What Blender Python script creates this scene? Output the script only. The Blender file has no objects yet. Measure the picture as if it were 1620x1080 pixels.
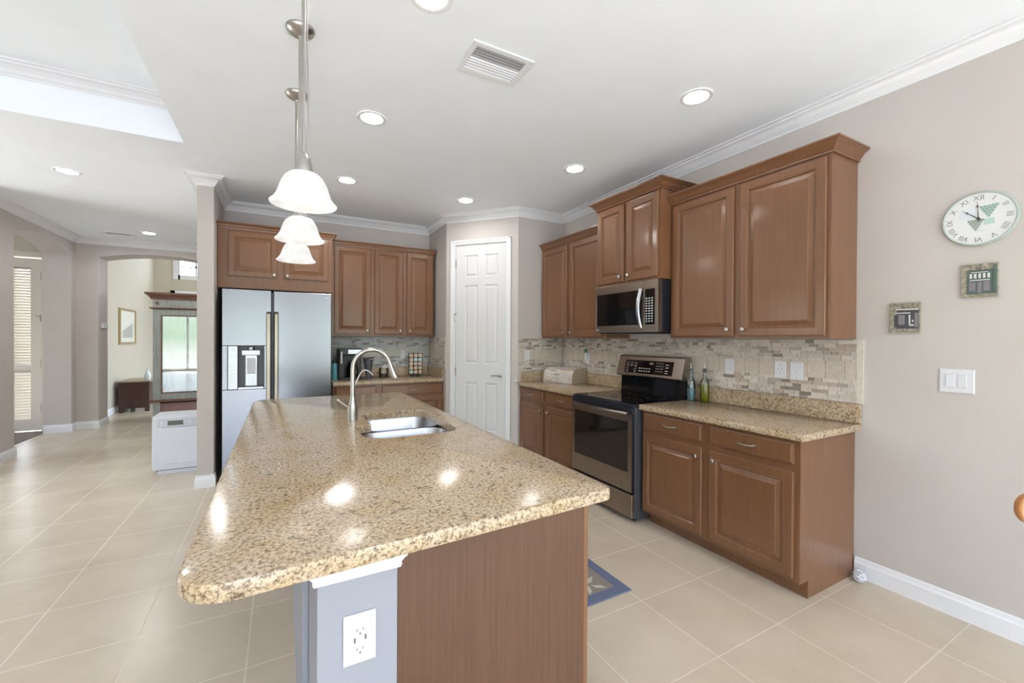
import bpy, bmesh, math, random
from math import sin, cos, pi, radians, hypot, atan2, sqrt
from mathutils import Vector, Matrix
random.seed(7)
SC = bpy.context.scene
COL = SC.collection

# ------------------------------------------------------------------ camera
CH = 1.44
YAW, PIT, ROL, FPX = radians(28.702), radians(.354), radians(.328), 668.09
R0 = Vector((cos(YAW), -sin(YAW), 0))
U0 = Vector((sin(PIT)*sin(YAW), sin(PIT)*cos(YAW), cos(PIT)))
FW = Vector((cos(PIT)*sin(YAW), cos(PIT)*cos(YAW), -sin(PIT)))
RR = R0*cos(ROL) + U0*sin(ROL)
UU = -R0*sin(ROL) + U0*cos(ROL)
cd = bpy.data.cameras.new('camera')
cam = bpy.data.objects.new('camera', cd); COL.objects.link(cam)
m = Matrix((RR, UU, -FW)).transposed().to_4x4()
m.translation = Vector((0, 0, CH))
cam.matrix_world = m
cd.sensor_width = 36.0; cd.sensor_fit = 'HORIZONTAL'
cd.lens = FPX/1620*36; cd.clip_start = .02; cd.clip_end = 200
SC.camera = cam

# ------------------------------------------------------------------ world, exposure
SC.view_settings.view_transform = 'Standard'
SC.view_settings.look = 'None'
SC.view_settings.gamma = 1
SC.view_settings.use_curve_mapping = False
SC.view_settings.exposure = 0.88
W = bpy.data.worlds.new('world'); SC.world = W; W.use_nodes = True
nt = W.node_tree; nt.nodes.clear()
wo = nt.nodes.new('ShaderNodeOutputWorld'); bg = nt.nodes.new('ShaderNodeBackground')
tc = nt.nodes.new('ShaderNodeTexCoord'); sx = nt.nodes.new('ShaderNodeSeparateXYZ')
cr = nt.nodes.new('ShaderNodeValToRGB')
mr = nt.nodes.new('ShaderNodeMapRange'); mr.inputs[1].default_value = -1; mr.inputs[2].default_value = 1
nt.links.new(tc.outputs['Generated'], sx.inputs[0]); nt.links.new(sx.outputs[2], mr.inputs[0])
nt.links.new(mr.outputs[0], cr.inputs[0])
e = cr.color_ramp.elements
e[0].position = .0; e[0].color = (.76, .87, 1.02, 1)
e[1].position = 1; e[1].color = (1.65, 2.0, 2.55, 1)
for p_, c_ in ((.40, (.74, .85, .99, 1)), (.485, (.55, .58, .55, 1)), (.50, (.34, .44, .34, 1)), (.55, (.5, .6, .55, 1)), (.60, (1.5, 1.75, 2.1, 1))):
    q_ = e.new(p_); q_.color = c_
nt.links.new(cr.outputs[0], bg.inputs[0]); nt.links.new(bg.outputs[0], wo.inputs[0])
bg.inputs[1].default_value = 3.6

sun = bpy.data.lights.new('sun', 'SUN'); sun.energy = 28; sun.angle = radians(.6); sun.color = (.85, .95, 1)
so = bpy.data.objects.new('sun', sun); COL.objects.link(so)
so.rotation_euler = Vector((.45, .5, -.74)).to_track_quat('-Z', 'Y').to_euler()

# ------------------------------------------------------------------ dimensions
CZ = 2.975          # ceiling
XW = 3.106          # right wall
XF = 2.495          # right base fronts
YB = 5.77           # back wall
YF = 5.16           # back base fronts
ZS = .935           # counter top
XL, YLn = -2.78, 8.95
YA = 8.95
FRONT = -3.2; LEFT = -4.8

# daylight through the windows behind the photographer and one added at left
WIN_BACK = [(-4.4, -2.5), (-1.5, .3), (.9, 2.9)]       # x ranges in the front wall, z .05-2.5
FT_ = 2.5
WIN_LEFT_ADDED = [(4.6, 5.85)]         # y ranges of an unseen window added to light the hall ceiling, z .1-2.7
WT = 2.50; WB = .10
def portal(loc, rot, sx_, sy_):
    l = bpy.data.lights.new('window_portal', 'AREA'); l.shape = 'RECTANGLE'; l.size = sx_; l.size_y = sy_
    l.cycles.is_portal = True
    o = bpy.data.objects.new('window_portal', l); COL.objects.link(o); o.location = loc; o.rotation_euler = rot
for a, b in WIN_BACK: portal(((a+b)/2, FRONT-.11, 1.275), (radians(90), 0, 0), b-a, 2.45)
for a, b in WIN_LEFT_ADDED: portal((LEFT-.11, (a+b)/2, 1.3), (radians(90), 0, radians(-90)), b-a, 2.4)

# ------------------------------------------------------------------ helpers
def link(o): COL.objects.link(o); return o
def tag(o, label=None, cat=None, group=None, kind=None):
    if label: o['label'] = label
    if cat: o['category'] = cat
    if group: o['group'] = group
    if kind: o['kind'] = kind
    return o
def thing(name, label, cat, loc=(0, 0, 0), rotz=0, group=None):
    o = bpy.data.objects.new(name, None); link(o); o.empty_display_size = .05
    o.location = loc; o.rotation_euler = (0, 0, rotz)
    return tag(o, label, cat, group)
def copy_tree(o, parent=None):
    c = o.copy(); link(c); c.parent = parent
    for ch in list(o.children): copy_tree(ch, c)
    return c
def wloc(o):
    v = Vector((0, 0, 0))
    while o is not None: v += o.location; o = o.parent
    return v

class MB:
    def __init__(s): s.v = []; s.f = []; s.c = []
    def add(s, vs, fs, col=None):
        k = len(s.v); s.v += [tuple(p) for p in vs]; s.f += [tuple(i+k for i in f) for f in fs]
        s.c += [col]*len(fs)
    def box(s, x0, x1, y0, y1, z0, z1, col=None):
        if x0 > x1: x0, x1 = x1, x0
        if y0 > y1: y0, y1 = y1, y0
        if z0 > z1: z0, z1 = z1, z0
        s.add([(x0,y0,z0),(x1,y0,z0),(x1,y1,z0),(x0,y1,z0),(x0,y0,z1),(x1,y0,z1),(x1,y1,z1),(x0,y1,z1)],
              [(0,3,2,1),(4,5,6,7),(0,1,5,4),(1,2,6,5),(2,3,7,6),(3,0,4,7)], col)
    def hull(s, pts8): # same order as box
        s.add(pts8, [(0,3,2,1),(4,5,6,7),(0,1,5,4),(1,2,6,5),(2,3,7,6),(3,0,4,7)])
    def loft(s, rings, cap0=True, cap1=True, closed=True, loop=False):
        n = len(rings[0]); vs = [p for r in rings for p in r]; fs = []
        R = len(rings)
        for i in range(R if loop else R-1):
            a = i*n; b = ((i+1) % R)*n
            for j in range(n if closed else n-1):
                k = (j+1) % n
                fs.append((a+j, a+k, b+k, b+j))
        if cap0 and not loop: fs.append(tuple(range(n-1, -1, -1)))
        if cap1 and not loop: fs.append(tuple((R-1)*n+j for j in range(n)))
        s.add(vs, fs)
    def lathe(s, prof, c=(0,0,0), n=24, axis='z', cap=True, dirv=None):
        # prof: (r, h) ; axis as a direction vector
        d = Vector({'x':(1,0,0),'y':(0,1,0),'z':(0,0,1)}[axis]) if dirv is None else Vector(dirv).normalized()
        t = Vector((1,0,0)) if abs(d.x) < .9 else Vector((0,1,0))
        a = d.cross(t).normalized(); b = d.cross(a).normalized(); c = Vector(c)
        rings = [[c + d*h + (a*cos(2*pi*j/n) + b*sin(2*pi*j/n))*max(r, 1e-5) for j in range(n)] for r, h in prof]
        s.loft(rings, cap, cap)
    def tube(s, pts, r, n=10, cap=True):
        pts = [Vector(p) for p in pts]; rr = r if isinstance(r, (list, tuple)) else [r]*len(pts)
        rings = []; pa = None
        for i, p in enumerate(pts):
            t = (pts[min(i+1, len(pts)-1)] - pts[max(i-1, 0)]).normalized()
            if pa is None:
                q = Vector((0,0,1)) if abs(t.z) < .9 else Vector((0,1,0))
                a = t.cross(q).normalized()
            else: a = (pa - t*pa.dot(t)).normalized()
            pa = a; b = t.cross(a)
            rings.append([p + (a*cos(2*pi*j/n) + b*sin(2*pi*j/n))*rr[i] for j in range(n)])
        s.loft(rings, cap, cap)
    def prism(s, poly, fn, h0, h1):
        # poly 2D, fn(a,b,h)->3D
        n = len(poly)
        s.loft([[fn(a, b, h0) for a, b in poly], [fn(a, b, h1) for a, b in poly]])
    def sweep(s, path, prof, side=1, closed=False, zb=0):
        # path of (x,y); prof of (out,z), out measured to the left (side=1) / right (-1) of travel
        n = len(path); rings = []
        for i in range(n):
            p = Vector(path[i])
            def nrm(a, b):
                d = (Vector(b)-Vector(a)).normalized(); return Vector((-d.y, d.x))*side
            if closed or 0 < i < n-1:
                n1 = nrm(path[(i-1) % n], path[i]); n2 = nrm(path[i], path[(i+1) % n])
                mm = (n1+n2).normalized(); mm = mm/max(.2, mm.dot(n1))
            elif i == 0: mm = nrm(path[0], path[1])
            else: mm = nrm(path[-2], path[-1])
            rings.append([(p.x+mm.x*o, p.y+mm.y*o, z+zb) for o, z in prof])
        s.loft(rings, not closed, not closed, closed=True, loop=closed)
    def map(s, fn): s.v = [tuple(fn(*p)) for p in s.v]; return s
    def build(s, name, mat, parent=None, world=True, bevel=0, smooth=None, kind=None, colattr=False):
        me = bpy.data.meshes.new(name)
        off = wloc(parent) if (parent is not None and world) else Vector((0,0,0))
        me.from_pydata([(p[0]-off.x, p[1]-off.y, p[2]-off.z) for p in s.v], [], s.f)
        me.validate()
        bm = bmesh.new(); bm.from_mesh(me); bmesh.ops.recalc_face_normals(bm, faces=bm.faces); bm.to_mesh(me); bm.free()
        if colattr:
            at = me.color_attributes.new('tint', 'FLOAT_COLOR', 'CORNER'); li = 0
            for pi_, poly in enumerate(me.polygons):
                c = s.c[pi_] or (1,1,1)
                for k in poly.loop_indices: at.data[k].color = (c[0], c[1], c[2], 1)
        o = bpy.data.objects.new(name, me); link(o)
        if isinstance(mat, (list, tuple)):
            for q in mat: me.materials.append(q)
        else: me.materials.append(mat)
        if parent is not None: o.parent = parent
        if bevel:
            b = o.modifiers.new('bevel', 'BEVEL'); b.width = bevel; b.segments = 2; b.limit_method = 'ANGLE'; b.angle_limit = radians(40)
        if smooth is not None:
            for p in me.polygons: p.use_smooth = True
            me.set_sharp_from_angle(angle=radians(smooth))
        if kind: o['kind'] = kind
        return o

def build_each(mb, name, mat, parent=None, world=True, **kw):
    """one object per separate piece"""
    p = list(range(len(mb.v)))
    def find(a):
        while p[a] != a: p[a] = p[p[a]]; a = p[a]
        return a
    for f_ in mb.f:
        for i in f_[1:]: p[find(i)] = find(f_[0])
    groups = {}
    for f_ in mb.f: groups.setdefault(find(f_[0]), []).append(f_)
    out = []
    for fs in groups.values():
        idx = sorted({i for f_ in fs for i in f_}); rm = {i: k for k, i in enumerate(idx)}
        b = MB(); b.add([mb.v[i] for i in idx], [tuple(rm[i] for i in f_) for f_ in fs]); out.append(b.build(name, mat, parent, world, **kw))
    return out

def fillet(pts, rad, n=8):
    out = []; N = len(pts)
    for i in range(N):
        p = Vector(pts[i]); a = Vector(pts[i-1]); b = Vector(pts[(i+1) % N]); r = rad[i] if isinstance(rad, (list, tuple)) else rad
        if r <= 0: out.append((p.x, p.y)); continue
        d1 = (a-p).normalized(); d2 = (b-p).normalized()
        ang = d1.angle(d2); t = r/math.tan(ang/2)
        c = p + (d1+d2).normalized()*(r/sin(ang/2))
        s0 = p+d1*t-c; s1 = p+d2*t-c
        a0 = atan2(s0.y, s0.x); a1 = atan2(s1.y, s1.x); da = a1-a0
        while da > pi: da -= 2*pi
        while da < -pi: da += 2*pi
        for k in range(n+1):
            t_ = a0+da*k/n; out.append((c.x+r*cos(t_), c.y+r*sin(t_)))
    return out
def offset_poly(poly, d):
    # inward offset for CCW polygon
    out = []; n = len(poly)
    for i in range(n):
        p = Vector(poly[i]); a = Vector(poly[i-1]); b = Vector(poly[(i+1) % n])
        e1 = (p-a); e2 = (b-p)
        if e1.length < 1e-7: e1 = e2
        if e2.length < 1e-7: e2 = e1
        n1 = Vector((-e1.y, e1.x)).normalized(); n2 = Vector((-e2.y, e2.x)).normalized()
        mm = (n1+n2).normalized(); mm = mm/max(.4, mm.dot(n1))
        out.append((p.x+mm.x*d, p.y+mm.y*d))
    return out
def slab(name, outer, z0, z1, mat, parent=None, hole=None, ch=.008):
    """stone slab with eased edges and optional hole, outer CCW"""
    bm = bmesh.new()
    def ring(poly, z): return [bm.verts.new((x, y, z)) for x, y in poly]
    def wall(a, b):
        n = len(a)
        for i in range(n):
            bm.faces.new((a[i], a[(i+1) % n], b[(i+1) % n], b[i]))
    rs = [ring(offset_poly(outer, ch), z0), ring(offset_poly(outer, ch*.3), z0+ch*.3), ring(outer, z0+ch), ring(outer, z1-ch),
          ring(offset_poly(outer, ch*.3), z1-ch*.3), ring(offset_poly(outer, ch), z1)]
    for a, b in zip(rs, rs[1:]): wall(a, b)
    loops = [(rs[0], None), (rs[-1], None)]
    def edges(r): return [bm.edges.get((r[i], r[(i+1) % len(r)])) or bm.edges.new((r[i], r[(i+1) % len(r)])) for i in range(len(r))]
    if hole:
        hb = ring(hole, z0); ht = ring(hole, z1-.004); ht2 = ring(offset_poly(hole, -.004), z1)
        wall(ht, hb); wall(ht2, ht)
        bmesh.ops.triangle_fill(bm, edges=edges(rs[0])+edges(hb), use_beauty=True)
        bmesh.ops.triangle_fill(bm, edges=edges(rs[-1])+edges(ht2), use_beauty=True)
    else:
        bm.faces.new(list(reversed(rs[0]))); bm.faces.new(rs[-1])
    bmesh.ops.recalc_face_normals(bm, faces=bm.faces)
    me = bpy.data.meshes.new(name); bm.to_mesh(me); bm.free()
    off = wloc(parent) if parent is not None else Vector((0,0,0))
    for v in me.vertices: v.co -= off
    me.materials.append(mat)
    for p in me.polygons: p.use_smooth = True
    me.set_sharp_from_angle(angle=radians(35))
    o = bpy.data.objects.new(name, me); link(o)
    if parent is not None: o.parent = parent
    return o
def textmesh(name, txt, size, mat, M, parent, align='CENTER'):
    cu = bpy.data.curves.new(name, 'FONT'); cu.body = txt; cu.size = size; cu.align_x = align; cu.align_y = 'CENTER'; cu.extrude = .0003
    to = bpy.data.objects.new(name, cu); link(to)
    dg = bpy.context.evaluated_depsgraph_get()
    me = bpy.data.meshes.new_from_object(to.evaluated_get(dg))
    bpy.data.objects.remove(to); bpy.data.curves.remove(cu)
    off = wloc(parent)
    me.transform(Matrix.Translation(-off) @ M)
    me.materials.clear(); me.materials.append(mat)
    o = bpy.data.objects.new(name, me); link(o); o.parent = parent
    return o

MB.build_each = build_each

# (build_each splits a mesh into one object per piece)
# local frames for things on walls: point(x along the face, z up, d out of the face)
class Fr:
    def __init__(s, o, ax, out): s.o = Vector(o); s.ax = Vector(ax); s.out = Vector(out)
    def __call__(s, x, z, d=0): return s.o + s.ax*x + s.out*d + Vector((0,0,z))
    def mb(s, fn):   # fn fills an MB in (x, z, d) given as box coords x, y=d, z
        b = MB(); fn(b); b.map(lambda x, y, z: s(x, z, y)); return b
    def mat(s, x, z, d):
        p = s(x, z, d)
        return Matrix(((s.ax.x, 0, s.out.x, p.x), (s.ax.y, 0, s.out.y, p.y), (s.ax.z, 1, s.out.z, p.z), (0, 0, 0, 1)))
def FX(x): return Fr((x, 0, 0), (0, -1, 0), (-1, 0, 0))      # faces -X; x_local = -Y
def FY(y): return Fr((0, y, 0), (1, 0, 0), (0, -1, 0))       # faces -Y

# ------------------------------------------------------------------ materials
def srgb(r, g, b): return tuple(((c/255)/12.92 if c/255 <= .04045 else ((c/255+.055)/1.055)**2.4) for c in (r, g, b))
def mat(name, col, rough=.5, metal=0, coat=0, spec=.5, emit=None, estr=0, trans=0, ior=1.5):
    m_ = bpy.data.materials.new(name); m_.use_nodes = True
    b = m_.node_tree.nodes['Principled BSDF']
    b.inputs['Base Color'].default_value = (*col, 1); b.inputs['Roughness'].default_value = rough
    b.inputs['Metallic'].default_value = metal; b.inputs['Coat Weight'].default_value = coat
    b.inputs['Coat Roughness'].default_value = .12
    b.inputs['Specular IOR Level'].default_value = spec
    b.inputs['Transmission Weight'].default_value = trans; b.inputs['IOR'].default_value = ior
    if emit: b.inputs['Emission Color'].default_value = (*emit, 1); b.inputs['Emission Strength'].default_value = estr
    return m_
def nodes(m_): return m_.node_tree.nodes, m_.node_tree.links, m_.node_tree.nodes['Principled BSDF']
def tex(m_, kind, scale, detail=4, rough=.5, vec=None, stretch=None, coord='Object'):
    N, L, B = nodes(m_)
    t = N.new('ShaderNodeTexNoise' if kind == 'noise' else 'ShaderNodeTexVoronoi'); t.inputs['Scale'].default_value = scale
    if kind == 'noise': t.inputs['Detail'].default_value = detail; t.inputs['Roughness'].default_value = rough
    c = N.new('ShaderNodeTexCoord'); mp = N.new('ShaderNodeMapping')
    if stretch: mp.inputs['Scale'].default_value = stretch
    L.new(c.outputs[coord], mp.inputs[0]); L.new(mp.outputs[0], t.inputs['Vector'])
    return t
def ramp(m_, src, stops, interp='LINEAR'):
    N, L, B = nodes(m_); r = N.new('ShaderNodeValToRGB'); r.color_ramp.interpolation = interp
    el = r.color_ramp.elements
    while len(el) > 1: el.remove(el[-1])
    el[0].position = stops[0][0]; el[0].color = (*stops[0][1], 1)
    for p_, c_ in stops[1:]:
        q = el.new(p_); q.color = (*c_, 1)
    L.new(src, r.inputs[0]); return r
def mix(m_, fac, a, b, mode='MIX'):
    N, L, B = nodes(m_); x = N.new('ShaderNodeMix'); x.data_type = 'RGBA'; x.blend_type = mode
    for inp, v in ((x.inputs[0], fac), (x.inputs[6], a), (x.inputs[7], b)):
        if hasattr(v, 'is_output'): L.new(v, inp)
        elif isinstance(v, (int, float)): inp.default_value = v
        else: inp.default_value = (*v, 1)
    return x.outputs[2]
def bump(m_, src, strength=.2, dist=.002):
    N, L, B = nodes(m_); b = N.new('ShaderNodeBump'); b.inputs['Strength'].default_value = strength; b.inputs['Distance'].default_value = dist
    L.new(src, b.inputs['Height']); L.new(b.outputs[0], B.inputs['Normal'])

def make_wall(name, col, rough=.75):
    m_ = mat(name, col, rough, spec=.3); N, L, B = nodes(m_)
    t = tex(m_, 'noise', 3, 3); r = ramp(m_, t.outputs['Fac'], [(.3, tuple(c*.985 for c in col)), (.7, tuple(min(1, c*1.015) for c in col))])
    L.new(r.outputs[0], B.inputs['Base Color'])
    t2 = tex(m_, 'noise', 120, 2); bump(m_, t2.outputs['Fac'], .08, .002)
    return m_
M = {}
M['wall'] = make_wall('beige_wall_paint', (.56, .515, .483))
M['wall_cream'] = make_wall('cream_wall_paint', (.60, .54, .44))
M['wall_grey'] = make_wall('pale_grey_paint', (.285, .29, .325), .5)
M['ceil'] = make_wall('white_ceiling_paint', (.90, .93, .97))
M['trim'] = mat('white_trim_paint', (.80, .80, .815), .4)
M['door'] = mat('white_door_paint', (.70, .70, .695), .35)
M['louver'] = mat('cream_louver_paint', (.72, .66, .58), .45)
# floor tiles
f = mat('beige_floor_tile', (.62, .53, .42), .22, spec=.5); N, L, B = nodes(f)
c = N.new('ShaderNodeTexCoord'); mp = N.new('ShaderNodeMapping'); L.new(c.outputs['Object'], mp.inputs[0])
mp.inputs['Location'].default_value = (.1345, -1.2225+.47*8, 0)
br = N.new('ShaderNodeTexBrick'); br.offset = 0; br.squash = 1
br.inputs['Scale'].default_value = 1; br.inputs['Brick Width'].default_value = .4695; br.inputs['Row Height'].default_value = .4675
br.inputs['Mortar Size'].default_value = .0026; br.inputs['Mortar Smooth'].default_value = .1; br.inputs['Bias'].default_value = 0
br.inputs['Color1'].default_value = (.585, .495, .385, 1); br.inputs['Color2'].default_value = (.572, .482, .372, 1); br.inputs['Mortar'].default_value = (.68, .60, .50, 1)
mp2 = N.new('ShaderNodeMapping'); mp2.inputs['Location'].default_value = (.13+.4695*30, -1.2225+.4675*30, 0)
L.new(c.outputs['Object'], mp2.inputs[0]); L.new(mp2.outputs[0], br.inputs['Vector'])
t = tex(f, 'noise', 2.3, 6, .6); r = ramp(f, t.outputs['Fac'], [(.3, (.90, .89, .87)), (.7, (1.06, 1.07, 1.09))])
x = mix(f, 1.0, br.outputs['Color'], r.outputs[0], 'MULTIPLY'); L.new(x, B.inputs['Base Color'])
mrr = N.new('ShaderNodeMapRange'); mrr.inputs[3].default_value = .26; mrr.inputs[4].default_value = .6
L.new(br.outputs['Fac'], mrr.inputs[0]); L.new(mrr.outputs[0], B.inputs['Roughness'])
inv = N.new('ShaderNodeMath'); inv.operation = 'SUBTRACT'; inv.inputs[0].default_value = 1; L.new(br.outputs['Fac'], inv.inputs[1]); bump(f, inv.outputs[0], .4, .001)
M['floor'] = f
# wood
def make_wood(name, a, b, rough=.33, coat=.35, st=(26, 26, 1.2)):
    w = mat(name, a, rough, coat=coat, spec=.35); N, L, B = nodes(w)
    t = tex(w, 'noise', 2.2, 8, .62, stretch=st); r = ramp(w, t.outputs['Fac'], [(.28, a), (.72, b)])
    t2 = tex(w, 'noise', 1.7, 3); r2 = ramp(w, t2.outputs['Fac'], [(.3, (.90, .88, .86)), (.7, (1.08, 1.08, 1.08))])
    t3 = tex(w, 'noise', 10, 3, .5, stretch=(22, 22, 1)); r3 = ramp(w, t3.outputs['Fac'], [(.35, (.92, .91, .90)), (.5, (1, 1, 1))])
    x = mix(w, 1.0, r.outputs[0], r2.outputs[0], 'MULTIPLY'); x = mix(w, .8, x, r3.outputs[0], 'MULTIPLY')
    L.new(x, B.inputs['Base Color']); bump(w, t.outputs['Fac'], .05, .001)
    return w
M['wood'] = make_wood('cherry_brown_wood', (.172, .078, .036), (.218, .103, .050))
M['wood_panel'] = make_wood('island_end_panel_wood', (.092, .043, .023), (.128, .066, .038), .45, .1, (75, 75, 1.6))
M['wood_red'] = make_wood('dark_red_wood', (.055, .022, .018), (.09, .036, .028), .35, .3)
M['wood_orange'] = make_wood('orange_wood', (.42, .17, .05), (.55, .25, .09), .25, .5)
# granite
def make_granite(name, base, gold, dark, st=(1, 1, 1)):
    g = mat(name, base, .16, spec=.35); N, L, B = nodes(g)
    t1 = tex(g, 'noise', 7, 4, .6); r1 = ramp(g, t1.outputs['Fac'], [(.35, base), (.65, gold)])
    t2 = tex(g, 'noise', 95, 6, .78); r2 = ramp(g, t2.outputs['Fac'], [(.36, dark), (.42, tuple(c*.55 for c in base)), (.50, (.90, .88, .86)), (.57, (1, 1, 1)), (.66, (1.12, 1.12, 1.12))])
    t3 = tex(g, 'noise', 210, 3, .6); r3 = ramp(g, t3.outputs['Fac'], [(.34, (.6, .56, .52)), (.45, (1, 1, 1)), (.7, (1.08, 1.08, 1.08))])
    x = mix(g, .9, r1.outputs[0], r2.outputs[0], 'MULTIPLY'); x = mix(g, .7, x, r3.outputs[0], 'MULTIPLY')
    t4 = tex(g, 'noise', 38, 3, .6); r4 = ramp(g, t4.outputs['Fac'], [(.33, (.35, .33, .32)), (.40, (1, 1, 1))])
    x = mix(g, .8, x, r4.outputs[0], 'MULTIPLY')
    L.new(x, B.inputs['Base Color'])
    return g
M['granite'] = make_granite('gold_speckled_granite', (.56, .45, .335), (.52, .39, .24), (.22, .19, .17))
# metals
M['steel'] = mat('brushed_stainless_steel', (.42, .425, .45), .3, 1)
N, L, B = nodes(M['steel']); t = tex(M['steel'], 'noise', 4, 3, .6, stretch=(1.5, 1.5, 220)); bump(M['steel'], t.outputs['Fac'], .015, .001)
M['fridge'] = mat('glossy_stainless_door', (.27, .28, .315), .25, 1)
N, L, B = nodes(M['fridge']); t = tex(M['fridge'], 'noise', 1.6, 2, .5); bump(M['fridge'], t.outputs['Fac'], .10, .02)
M['fridge_dark'] = mat('dark_grey_steel_side', (.12, .125, .14), .4, .6)
M['bsteel'] = mat('warm_grey_stainless', (.34, .29, .245), .28, 1)
N, L, B = nodes(M['bsteel']); t = tex(M['bsteel'], 'noise', 4, 3, .6, stretch=(1.5, 1.5, 220)); bump(M['bsteel'], t.outputs['Fac'], .015, .001)
M['bsteel_side'] = mat('blue_black_steel_edge', (.045, .05, .065), .3, .7)
M['black'] = mat('black_gloss', (.006, .006, .007), .06)
M['blackm'] = mat('black_matte_plastic', (.02, .02, .022), .4)
M['charcoal'] = mat('charcoal_plastic', (.07, .075, .09), .35)
M['darkglass'] = mat('dark_oven_glass', (.018, .014, .010), .03)
M['nickel'] = mat('satin_nickel', (.45, .43, .40), .3, 1)
M['chrome'] = mat('bright_chrome', (.8, .8, .82), .08, 1)
M['plate'] = mat('white_plastic', (.70, .70, .73), .4)
M['slot'] = mat('dark_grey_slot', (.12, .12, .12), .5)
M['grey'] = mat('mid_grey_print', (.35, .35, .36), .5)
M['print'] = mat('pale_grey_print', (.62, .62, .62), .5)
M['teal'] = mat('turquoise_ceramic', (.10, .33, .36), .3)
M['whiteapp'] = mat('white_appliance_enamel', (.66, .67, .72), .3)
M['appgrey'] = mat('pale_grey_enamel', (.55, .565, .61), .3)
M['kettle'] = mat('black_lid', (.03, .03, .035), .3)
# clear things: thin mix of see-through and gloss
def make_glass(name, tint=(1, 1, 1), extra=0.0):
    g = bpy.data.materials.new(name); g.use_nodes = True; N = g.node_tree.nodes; L = g.node_tree.links; N.clear()
    o = N.new('ShaderNodeOutputMaterial'); mx = N.new('ShaderNodeMixShader'); tr = N.new('ShaderNodeBsdfTransparent'); gl = N.new('ShaderNodeBsdfGlossy')
    fr = N.new('ShaderNodeFresnel'); fr.inputs[0].default_value = 1.5; ad = N.new('ShaderNodeMath'); ad.operation = 'ADD'; ad.inputs[1].default_value = extra
    tr.inputs[0].default_value = (*tint, 1); gl.inputs['Roughness'].default_value = .02
    L.new(fr.outputs[0], ad.inputs[0]); L.new(ad.outputs[0], mx.inputs[0]); L.new(tr.outputs[0], mx.inputs[1]); L.new(gl.outputs[0], mx.inputs[2]); L.new(mx.outputs[0], o.inputs[0])
    return g
M['glass'] = make_glass('clear_glass', (.93, .96, .95), .04)
M['glass_cab'] = make_glass('cabinet_door_glass', (.9, .93, .92), .16)
M['glass_blue'] = make_glass('pale_blue_bottle_glass', (.80, .88, .92), .10)
M['liq_blue'] = mat('pale_aqua_soap', (.36, .58, .60), .1, trans=.3)
M['liq_oil'] = mat('green_olive_oil', (.42, .40, .02), .08, trans=.35)
# lamps
M['lamp'] = mat('lit_lamp_lens', (1, 1, 1), .4, emit=(1, .98, .95), estr=30)
sh = mat('lit_alabaster_shade', (.25, .25, .25), .25); N, L, B = nodes(sh)
t = tex(sh, 'noise', 14, 5, .6); r = ramp(sh, t.outputs['Fac'], [(.38, (.80, .775, .75)), (.58, (1, .99, .97))])
L.new(r.outputs[0], B.inputs['Emission Color']); B.inputs['Emission Strength'].default_value = .40; M['shade'] = sh
# tile attribute material
tm = mat('stone_mosaic_tile', (.6, .55, .48), .35); N, L, B = nodes(tm)
at = N.new('ShaderNodeAttribute'); at.attribute_name = 'tint'
t = tex(tm, 'noise', 45, 4, .7); r = ramp(tm, t.outputs['Fac'], [(.3, (.86, .85, .83)), (.65, (1.05, 1.05, 1.05))])
x = mix(tm, 1.0, at.outputs['Color'], r.outputs[0], 'MULTIPLY'); L.new(x, B.inputs['Base Color']); M['tile'] = tm
# wavy bread box front
bb = mat('wavy_brushed_metal', (.66, .64, .62), .3, .35); N, L, B = nodes(bb)
t = tex(bb, 'noise', 6, 3, .5, stretch=(.6, .5, 11)); r = ramp(bb, t.outputs['Fac'], [(.34, (.30, .28, .27)), (.42, (.85, .84, .84)), (.50, (.70, .52, .36)), (.56, (.88, .87, .87)), (.66, (.45, .43, .42))]); L.new(r.outputs[0], B.inputs['Base Color']); M['bread'] = bb
# distressed green grey paint
dp = mat('distressed_sage_paint', (.35, .40, .37), .6); N, L, B = nodes(dp)
t = tex(dp, 'noise', 7, 6, .7, stretch=(5, 5, .6)); r = ramp(dp, t.outputs['Fac'], [(.30, (.22, .16, .13)), (.40, (.33, .36, .33)), (.55, (.42, .46, .42)), (.7, (.50, .53, .49))]); L.new(r.outputs[0], B.inputs['Base Color']); M['sage'] = dp
M['worn'] = make_wood('worn_brown_wood', (.16, .075, .055), (.30, .17, .13), .6, 0, (1.2, 6, 22))

# ================================================================== SETTING
def st(o): o['kind'] = 'structure'; return o
b = MB(); b.box(-6.5, 4.0, FRONT-.1, 14.2, -.1, 0); st(b.build('floor', M['floor']))
# ceiling with tray recess
TX0, TX1, TY0, TY1, TZ = -4.0, -.676, -1.8, 4.19, 3.30
b = MB()
b.box(-4.9, TX0, FRONT-.1, 6.2, CZ, CZ+.08); b.box(-5.4, TX0, 6.2, 9.16, CZ, CZ+.08); b.box(TX1, 4.0, FRONT-.1, 9.16, CZ, CZ+.08)
b.box(TX0, TX1, FRONT-.1, TY0, CZ, CZ+.08); b.box(TX0, TX1, TY1, 9.16, CZ, CZ+.08)
b.box(TX0-.1, TX1+.1, TY0-.1, TY1+.1, TZ, TZ+.08)
b.box(TX0-.1, TX0, TY0, TY1, CZ+.08, TZ); b.box(TX1, TX1+.1, TY0, TY1, CZ+.08, TZ)
b.box(TX0, TX1, TY0-.1, TY0, CZ+.08, TZ); b.box(TX0, TX1, TY1, TY1+.1, CZ+.08, TZ)
b.box(-6.5, 4.0, 9.16, 14.2, 4.4, 4.5)
st(b.build('ceiling', M['ceil']))
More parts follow.
